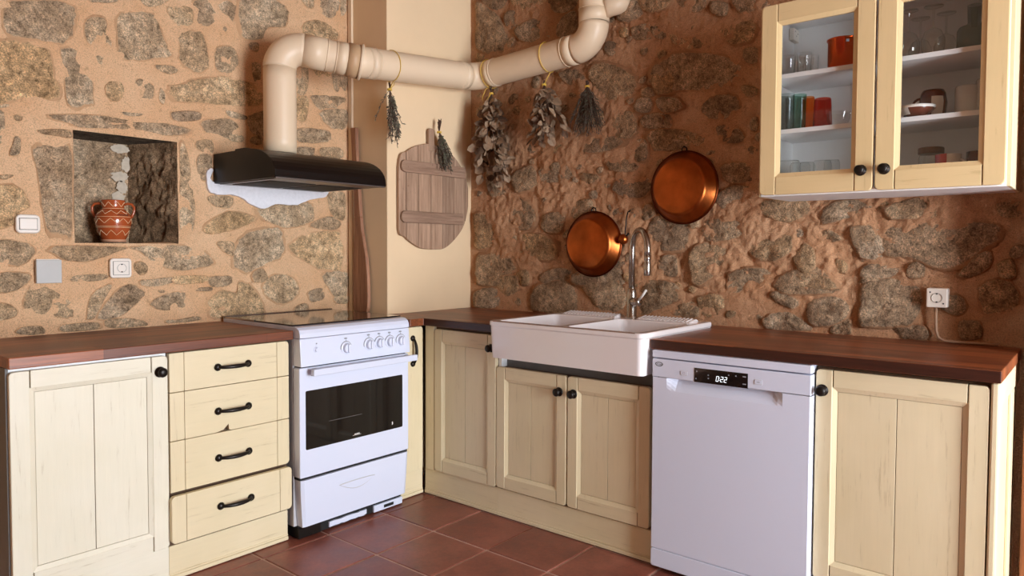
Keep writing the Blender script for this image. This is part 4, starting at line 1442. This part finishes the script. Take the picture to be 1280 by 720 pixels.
# fine grey bundle hung from a nail in the wall
tie = on(0, -.055, 734, 108)
bunch('thyme_bundle', 'wispy grey bundle of dried thyme against the stone wall', tie, .25, .105, 100, 14, .018, .0035, ('herb_grey', 'herb'), 5, flat=.35, tail=.03)
# lavender under the duct at the column edge
tie = on(1, -.40, 487, 112)
c_ = DP[2].lerp(DP[3], .245)
S23 = (DP[3]-DP[2]).normalized()
bunch('lavender_bundle', 'thin dried lavender bundle dangling at the column edge', tie, .30, .06, 26, 14, .020, .006, ('herb_grey', 'herb'), 21,
      loop=[tie, tie+Vector((.03, 0, .03)), tie+Vector((.035, .0, .06))]+around(c_, S23, RP+.004, -1.3, 4.6, 18)+[tie],
      droop=lambda a, q: Vector((.035+.05*cos(a)*q, .02*sin(a), 0)) if q > .2 else Vector((-.10, -.01, 0)), tail=.05)
# green sprig tied to the grip of the round board
tie = Vector((-.322, -.375, 1.895))
bunch('herb_sprig', 'grey green herb sprig tied to the grip of the round board', tie, .215, .05, 60, 16, .014, .006, ('herb', 'herb_grey'), 31, flat=.5,
      droop=lambda a, q: Vector((.035+.062*cos(a)*q, -.012+.022*sin(a)*q, 0)), tail=.075)

# ================================================================== COPPER
def pan(px_, py_, r, depth, label, hook, tilt=0.):
    u, z = PR(px_, py_, .04+depth)
    t = thing('copper_pan', label, 'pan', (-.02, -u, z-r))
    c = (u, z, 0)
    d0 = .022
    # base faces the room; the wider rim lies against the wall
    prof = [(0, d0+depth), (r*.70, d0+depth), (r*.765, d0+depth-.004), (r*.80, d0+depth-.014), (r*.96, d0+.008), (r, d0), (r*.985, d0-.003), (r*.94, d0+.006), (r*.74, d0+depth-.012), (0, d0+depth-.010)]
    obj('bowl', MB(FR).lathe(c, prof, 48, 2), 'copper', t, smooth=True)
    obj('rim', MB(FR).lathe(c, [(r*.985, d0-.004), (r*1.018, d0-.003), (r*1.022, d0+.003), (r*.985, d0+.006)], 48, 2), 'copper_rim', t, smooth=True)
    hk = MB(FR)
    a = hook
    hx, hz = u+(r+.008)*cos(a), z+(r+.008)*sin(a)
    hk.tube([(hx+.013*cos(q), hz+.013*sin(q), d0) for q in [2*pi*i/14 for i in range(15)]], .0032, 6)
    hk.tube([(hx, hz+.012, -.01), (hx, hz+.012, d0+.004), (hx, hz+.017, d0+.006)], .003, 6)
    obj('hanging_ring', hk, 'iron', t, smooth=True)


pan(731, 305, .167, .062, 'aged copper pan hanging lower on the wall, nearer the column', .5*pi)
pan(845, 233, .170, .062, 'aged copper pan hanging higher, between the tap and the wall cabinet', .5*pi)
u, z = PR(786, 266, .03)
u2, z2 = PR(778, 299, .05)
t = thing('copper_ladle', 'small copper ladle with a thin iron handle hanging between the pans', 'ladle', (-.04, -u2, z2-.03))
obj('handle', MB(FR).tube([(u+.012, z+.004, .045), (u, z+.012, .02), (u-.004, z+.006, .03), (u-.006, z-.02, .04), (u2+.012, z2+.024, .045), (u2+.004, z2+.01, .045)], .0032, 7), 'iron', t, smooth=True)
obj('bowl', MB(FR).lathe((u2, z2, .04), [(0, .028), (.012, .026), (.021, .018), (.026, .008), (.0275, 0), (.026, 0), (.02, .016), (0, .024)], 22, 2), 'copper', t, smooth=True)
obj('bracket', MB(FR).tube([(u2+.014, z2+.012, .048), (u2+.026, z2+.022, .045), (u2+.028, z2+.030, .04)], .0045, 7), 'iron', t, smooth=True)

# ================================================================== SWITCH, SOCKETS
def plate(x0, x1, z0, z1):
    return rounded(x0, x1, z0, z1, .012)


a0, b1 = PL(19.5, 267.5, .02)
a1, b0 = PL(51, 292, .02)
t = thing('light_switch', 'ivory single rocker light switch left of the niche', 'switch', ((a0+a1)/2, -.012, b0))
obj('plate', MB(FL).prism(rounded(a0, a1, b0, b1, .018), .004, .021), 'plastic', t, bevel=.005)
obj('surround', MB(FL).box(a0+.010, a1-.010, b0+.0135, b1-.0135, .019, .0215), 'grey_board', t)
obj('rocker', MB(FL).box(a0+.012, a1-.012, b0+.0155, b1-.0155, .018, .0245), 'plastic', t, bevel=.002)
a0, b1 = PL(45, 325, .02)
a1, b0 = PL(77.5, 353.5, .02)
t = thing('cover_plate', 'blank pale grey square cover plate below the light switch', 'cover plate', ((a0+a1)/2, -.012, b0))
obj('plate', MB(FL).box(a0, a1, b0, b1, .004, .022), 'grey_plastic', t, bevel=.002)
obj('box', MB(FL).box(a0+.004, a1-.004, b0+.003, b1+.003, .0, .010), 'plastic', t)


def schuko(F, t, a, b, d, r=.0185):
    obj('recess', MB(F).lathe((a, b, d), [(r, .0012), (r*.93, .001), (r*.9, -.004), (0, -.004)], 24, 2), 'plastic', t)
    obj('recess_edge', MB(F).lathe((a, b, d), [(r*1.06, .0004), (r*1.06, .0016), (r, .0016), (r, .0004)], 24, 2), 'grey_board', t)
    for s in (-.0095, .0095):
        obj('pin_hole', MB(F).lathe((a+s, b, d-.0036), [(.0032, 0), (.0032, .0008), (0, .0008)], 10, 2), 'black', t)
    for s in (r*.9, -r*.9):
        obj('earth_clip', MB(F).box(a-.003, a+.003, b+s-.0022, b+s+.0022, d-.003, d+.0022), 'iron', t)


a0, b1 = PL(137.5, 323, .02)
a1, b0 = PL(165, 347, .02)
t = thing('wall_socket', 'ivory wall socket in a rounded frame below the niche', 'socket', ((a0+a1)/2, -.012, b0))
obj('plate', MB(FL).prism(rounded(a0, a1, b0, b1, .014), .004, .020), 'plastic', t, bevel=.004)
obj('surround', MB(FL).box(a0+.011, a1-.011, b0+.012, b1-.012, .018, .0207), 'grey_board', t)
obj('insert', MB(FL).box(a0+.013, a1-.013, b0+.0135, b1-.0135, .017, .0225), 'plastic', t, bevel=.001)
schuko(FL, t, (a0+a1)/2+.002, (b0+b1)/2, .0226, .0175)
D_ = .052
a0, b1 = PR(1158, 360, D_)
a1, b0 = PR(1184, 385, D_)
t = thing('wall_socket', 'white surface socket with a tan cable running down to the worktop', 'socket', (-.025, -(a0+a1)/2, b0))
obj('box', MB(FR).prism(rounded(a0, a1, b0, b1, .005), .0, D_), 'plastic', t, bevel=.004)
schuko(FR, t, (a0+a1)/2, (b0+b1)/2, D_+.0005, .0175)
for s in (1, -1):
    obj('screw', MB(FR).lathe((((a0+a1)/2)-s*.022, (b0+b1)/2+s*.021, D_), [(.003, .0012), (0, .0016)], 8, 2), 'black', t)
cu0, _ = PR(1170, 392, .03)
obj('cable', MB(FR).tube([(cu0, b0+.004, .03), (cu0, b0-.05, .03), (cu0+.002, b0-.09, .03), (cu0+.010, .918, .032), (cu0+.03, .908, .034), (cu0+.07, .9065, .034), (cu0+.13, .9062, .033), (cu0+.20, .9062, .03)], .0052, 8), 'cord', t, smooth=True)

# ================================================================== JUG IN THE NICHE
JX, JY, JZ = -1.842, .100, 1.2705
t = thing('terracotta_jug', 'glazed terracotta two-handled jug with cream zigzags standing in the niche', 'jug', (JX, JY, JZ))
jp = [(.040, 0), (.046, .002), (.047, .012), (.052, .022), (.063, .050), (.0705, .080), (.072, .098), (.068, .118), (.055, .135), (.046, .143), (.043, .150), (.0445, .166), (.047, .178), (.0475, .182), (.044, .184), (.040, .178), (.039, .150), (.0, .140)]
rad = lambda h: next(a[0]+(b[0]-a[0])*(h-a[1])/(b[1]-a[1]) for a, b in zip(jp, jp[1:]) if a[1] <= h <= b[1] and b[1] > a[1])
obj('body', MB().lathe((JX, JY, JZ), [(0, .0005)]+jp, 36, 2), 'terracotta', t, smooth=True)
obj('foot', MB().lathe((JX, JY, JZ), [(.041, .0003), (.0478, .0006), (.0485, .010), (.0475, .0125)], 30, 2), 'clay', t, smooth=True)
for s in (-1, 1):
    dv = Vector((.82*s, -.57*s, 0))      # handles seen broadside from the stove
    c0 = Vector((JX, JY, JZ))
    obj('handle', MB().tube([c0+dv*r_+Vector((0, 0, h)) for r_, h in ((.042, .165), (.058, .169), (.074, .166), (.083, .152), (.082, .134), (.075, .116), (.069, .108))], [.006, .0058, .0055, .0055, .0055, .006, .007], 10), 'terracotta', t, smooth=True)
def zig(h0, h1, n_):
    pts = []
    for i in range(2*n_+1):
        a = 2*pi*i/(2*n_)
        h = h0 if i % 2 else h1
        pts.append((a, h))
    mb = MB()
    out = []
    for (a, h), (a2, h2) in zip(pts, pts[1:]):
        for k in range(4):
            s = k/4
            aa, hh = a+(a2-a)*s, h+(h2-h)*s
            r_ = rad(hh)+.0004
            out.append((JX+r_*cos(aa), JY+r_*sin(aa), JZ+hh))
    out.append(out[0])
    return mb.tube(out, .0011, 4, False)
for h0, h1, n_ in ((.030, .052, 9), (.082, .103, 9), (.122, .137, 9), (.154, .174, 8)):
    obj('zigzag_band', zig(h0, h1, n_), 'slip', t)
for h in (.064, .069, .110, .146):
    obj('ring_line', MB().tube([(JX+(rad(h)+.0002)*cos(2*pi*i/32), JY+(rad(h)+.0002)*sin(2*pi*i/32), JZ+h) for i in range(33)], .0010, 4, False), 'slip', t)
ins = MB()
va = atan2(CAM[1]-JY, CAM[0]-JX)
for i in range(9):
    a = va+.22+i*.085
    h = .1165+.0012*(i % 2)
    r_ = rad(h)+.0008
    ins.tube([(JX+r_*cos(a), JY+r_*sin(a), JZ+h-.002), (JX+r_*cos(a+.03), JY+r_*sin(a+.03), JZ+h+.0022*(1+(i*7 % 3)*.3)), (JX+r_*cos(a+.06), JY+r_*sin(a+.06), JZ+h-.001)], .0011, 4)
o = obj('inscription', ins, 'ink', t)
o['kind'] = 'stuff'

# ================================================================== WALL CABINET
W0, W1, WZ0, WZ1, WD = 2.189, 2.990, 1.457, 2.192, .338
t = thing('wall_cabinet', 'cream wall cabinet with two glass doors and white shelves', 'cabinet', (-.17, -(W0+W1)/2, WZ0))
B = .016
obj('bottom_board', MB(FR).box(W0, W1, WZ0, WZ0+B, .004, WD), 'white_board', t, bevel=.001)
obj('top_board', MB(FR).box(W0, W1, WZ1-B, WZ1, .004, WD), 'white_board', t, bevel=.001)
sp1 = obj('side_board', MB(FR).box(W0, W0+B, WZ0+B, WZ1-B, .004, WD), 'white_board', t)
obj('side_board', MB(FR).box(W1-B, W1, WZ0+B, WZ1-B, .004, WD), 'white_board', t)
obj('cover_panel', MB(FR).box(W1, W1+.012, WZ0, WZ1, .02, WD-.002), 'cream_v', t, bevel=.002)
obj('cover_panel', MB(FR).box(W0-.010, W0-.0003, WZ0, WZ1, .03, WD-.002), 'cream_v', t, bevel=.002)
obj('back_board', MB(FR).box(W0+B, W1-B, WZ0+B, WZ1-B, .024, .030), 'white_board', t)
SH = (1.700, 1.914)
for z in SH:
    obj('shelf', MB(FR).box(W0+B+.001, W1-B-.001, z, z+.017, .031, .312), 'white_board', t, bevel=.001)
hc = obj('hanger_bracket', MB(FR).box(W0+B+.001, W0+B+.022, 2.118, 2.168, .032, .100), 'plastic', t, bevel=.004)
for q in ((.085, 2.155), (.07, 2.138), (.055, 2.15)):
    obj('screw_hole', MB(FR).add([(W0+B+.0225, q[1]+.003*sin(a), q[0]+.003*cos(a)) for a in [2*pi*i/8 for i in range(8)]], [tuple(range(8))]), 'black', hc)
door(t, FR, W0+.001, 2.5955, 1.462, WZ1-.002, WD+.001, 'tan_y', vm='tan_v', glass=True, stile=.061, rail=.069, knob_at=(2.5575, 1.535), r=.018)
door(t, FR, 2.6035, W1-.002, 1.462, WZ1-.002, WD+.001, 'tan_y', vm='tan_v', glass=True, stile=.063, rail=.069, knob_at=(2.634, 1.535), r=.018)


def vessel(name, label, cat, px_, d, zb, prof, m, group=None, seg=22, inner=.003):
    """turned vessel standing on a shelf; px_ is where its axis crosses the picture"""
    u, _ = PR(px_, 100, d)
    t_ = thing(name, label, cat, (-d, -u, zb), group)
    return t_, u


def cup(name, label, cat, px_, d, zb, prof, m, group=None, wall=.002, part='body'):
    t_, u = vessel(name, label, cat, px_, d, zb, prof, m, group)
    full = ([(0, .0004)]+prof) if m in ('clear', 'smoke_g', 'green_g', 'orange_g', 'red_g') else [(0, .0004)]+prof+[(r-wall, h) for r, h in reversed(prof) if h > .006]+[(0, .007)]
    o = obj(part, MB(FR).lathe((u, zb, d), full, 24, 1), m, t_, smooth=True)
    return t_, u


def ring_handle(t_, u, zb, d, r, h0, h1, ang, m, th=.005):
    dv = (cos(ang), sin(ang))
    pts = []
    for i in range(9):
        a = -pi/2+pi*i/8
        k = r-.003+.024*cos(a)
        pts.append((u+dv[0]*k, zb+(h0+h1)/2+(h1-h0)/2*sin(a), d+dv[1]*k))
    obj('handle', MB(FR).tube(pts, th, 8), m, t_, smooth=True)


Z0, Z1, Z2 = WZ0+B+.0003, SH[0]+.0173, SH[1]+.0173
gA = 'clear tumblers on the top shelf'
for k, (px_, d) in enumerate(((985, .24), (996, .19), (1005, .245), (1014, .19))):
    cup('glass_tumbler', 'small clear tumbler in the row left of the copper canister', 'glass', px_, d, Z2, [(.020, .001), (.024, .004), (.027, .085)], 'clear', gA, .0018)
t_, u = cup('copper_canister', 'shiny copper canister on the top shelf', 'canister', 1053, .20, Z2, [(.050, .0), (.054, .003), (.054, .118), (.0585, .120), (.0585, .124)], 'canister', wall=.0025)
obj('sticker', MB(FR).add([(u+.0545*sin(a), Z2+zz_, .20+.0545*cos(a)) for zz_ in (.102, .112) for a in (.45, .55, .65)], [(0, 1, 4, 3), (1, 2, 5, 4)]), 'print', t_)
for k, (px_, d) in enumerate(((984, .235), (992, .16))):
    cup('tall_glass', 'tall smoky glass tumbler beside the green one', 'glass', px_, d, Z1, [(.024, .001), (.027, .004), (.030, .150)], 'smoke_g', 'smoky tall glasses on the middle shelf')
cup('tall_glass', 'tall green glass tumbler on the middle shelf', 'glass', 1000, .235, Z1, [(.020, .001), (.023, .004), (.026, .142)], 'green_g')
cup('tall_glass', 'orange glass tumbler between the green and red ones', 'glass', 1011, .19, Z1, [(.020, .001), (.024, .004), (.024, .130), (.021, .138)], 'orange_g')
cup('glass_tumbler', 'fluted red glass tumbler on the middle shelf', 'glass', 1029, .215, Z1, [(.030, .001), (.036, .004), (.031, .115), (.028, .120)], 'red_g')
t_, u = cup('glass_cup', 'clear glass cup with a handle beside the red tumbler', 'cup', 1049, .22, Z1, [(.022, .001), (.032, .010), (.040, .030), (.041, .060)], 'clear')
ring_handle(t_, u, Z1, .22, .041, .015, .055, -.4, 'clear', .003)
for k, (px_, d, r_, h_) in enumerate(((987, .25, .048, .128), (1002, .16, .040, .128), (1011, .22, .030, .120), (1030, .23, .034, .122), (1042, .17, .030, .128))):
    cup('glass_bowl', 'widest upturned clear glass on the cabinet bottom board' if k == 0 else 'narrower upturned clear glass on the cabinet bottom board', 'glass', px_, d, Z0, [(r_, .001), (r_, .004), (r_*.97, h_*.9), (r_*.85, h_), (.0, h_)], 'clear', 'upturned glasses on the cabinet bottom', .0018)
for k, (px_, d) in enumerate(((1134, .25), (1149, .13), (1165, .25), (1181, .14))):
    t_, u = cup('wine_glass', 'clear stemmed wine glass standing upside down on the top shelf', 'wine glass', px_, d, Z2, [(.030, .001), (.037, .03), (.038, .055), (.026, .085), (.006, .098)], 'clear', 'upside-down wine glasses', .0015, 'bowl')
    obj('stem', MB(FR).lathe((u, Z2, d), [(.006, .097), (.0035, .105), (.0035, .158), (.006, .164)], 14, 1), 'clear', t_, smooth=True)
    obj('foot', MB(FR).lathe((u, Z2, d), [(.005, .163), (.028, .169), (.031, .1705), (.031, .172), (0, .172)], 22, 1), 'clear', t_, smooth=True)
t_, u = cup('glass_carafe', 'wide shouldered glass carafe with a stopper beside the wine glasses', 'carafe', 1216, .20, Z2, [(.048, .001), (.052, .004), (.052, .078), (.046, .090), (.024, .098), (.020, .105), (.022, .165)], 'smoke_g')
obj('stopper', MB(FR).lathe((u, Z2, .20), [(0, .09), (.008, .092), (.010, .148), (.013, .152), (.013, .168), (0, .172)], 14, 1), 'clear', t_, smooth=True)
t_, u = cup('ceramic_bowl', 'low brown and white bowl at the shelf edge', 'bowl', 1146, .262, Z1, [(.028, .001), (.034, .004), (.056, .026), (.060, .040)], 'brown_crock', wall=.004)
obj('white_glaze', MB(FR).lathe((u, Z1, .262), [(.0605, .0405), (.0612, .034), (.0568, .0255), (.040, .010)], 8, 1, -1.6, -.25), 'crockery', t_, smooth=True)
obj('glaze_lining', MB(FR).lathe((u, Z1, .262), [(.0610, .031), (.0616, .0405), (.056, .0415), (.030, .012), (0, .011)], 28, 1), 'crockery', t_, smooth=True)
t_, u = cup('ceramic_mug', 'rounded brown mug with a white painted flash', 'mug', 1167, .15, Z1, [(.032, .001), (.036, .004), (.043, .035), (.046, .065), (.040, .100), (.034, .112)], 'brown_crock', wall=.004)
ring_handle(t_, u, Z1, .15, .043, .035, .085, pi-.2, 'brown_crock')
obj('white_flash', MB(FR).lathe((u, Z1, .15), [(.0365, .004), (.0438, .035), (.0466, .065), (.0436, .085)], 8, 1, .05, .95), 'crockery', t_, smooth=True)
for px_, h_, r_, lb in ((1209, .118, .037, 'shorter white cylindrical canister beside the brown mug'), (1233, .135, .031, 'taller white canister half hidden by the right door frame')):
    t_, u = cup('white_canister', lb, 'canister', px_, .13, Z1, [(r_-.003, .0), (r_, .003), (r_, h_-.006), (r_-.004, h_), (0, h_)], 'crockery', 'white canisters', .003)
t_, u = cup('glass_jar', 'clear glass jar with a bronze screw lid', 'jar', 1166, .15, Z0, [(.036, .001), (.040, .004), (.040, .112), (.036, .122), (.036, .128)], 'clear')
obj('lid', MB(FR).lathe((u, Z0, .15), [(.0, .126), (.0415, .126), (.0425, .128), (.0425, .146), (.040, .149), (0, .149)], 28, 1), 'lid', t_, smooth=False)
t_, u = cup('ceramic_mug', 'white mug with a red half at the cabinet bottom', 'mug', 1188, .235, Z0, [(.030, .001), (.035, .004), (.040, .06), (.040, .110)], 'crockery', wall=.004)
obj('red_half', MB(FR).lathe((u, Z0, .235), [(.0355, .004), (.0406, .06), (.0406, .1102)], 14, 1, -1.75, .02), 'red_crock', t_, smooth=True)
ring_handle(t_, u, Z0, .235, .040, .03, .09, .35, 'crockery')
t_, u = cup('ceramic_mug', 'small brown mug at the right end of the cabinet bottom', 'mug', 1226, .18, Z0, [(.030, .001), (.034, .004), (.038, .06), (.038, .120)], 'brown_crock', wall=.004)
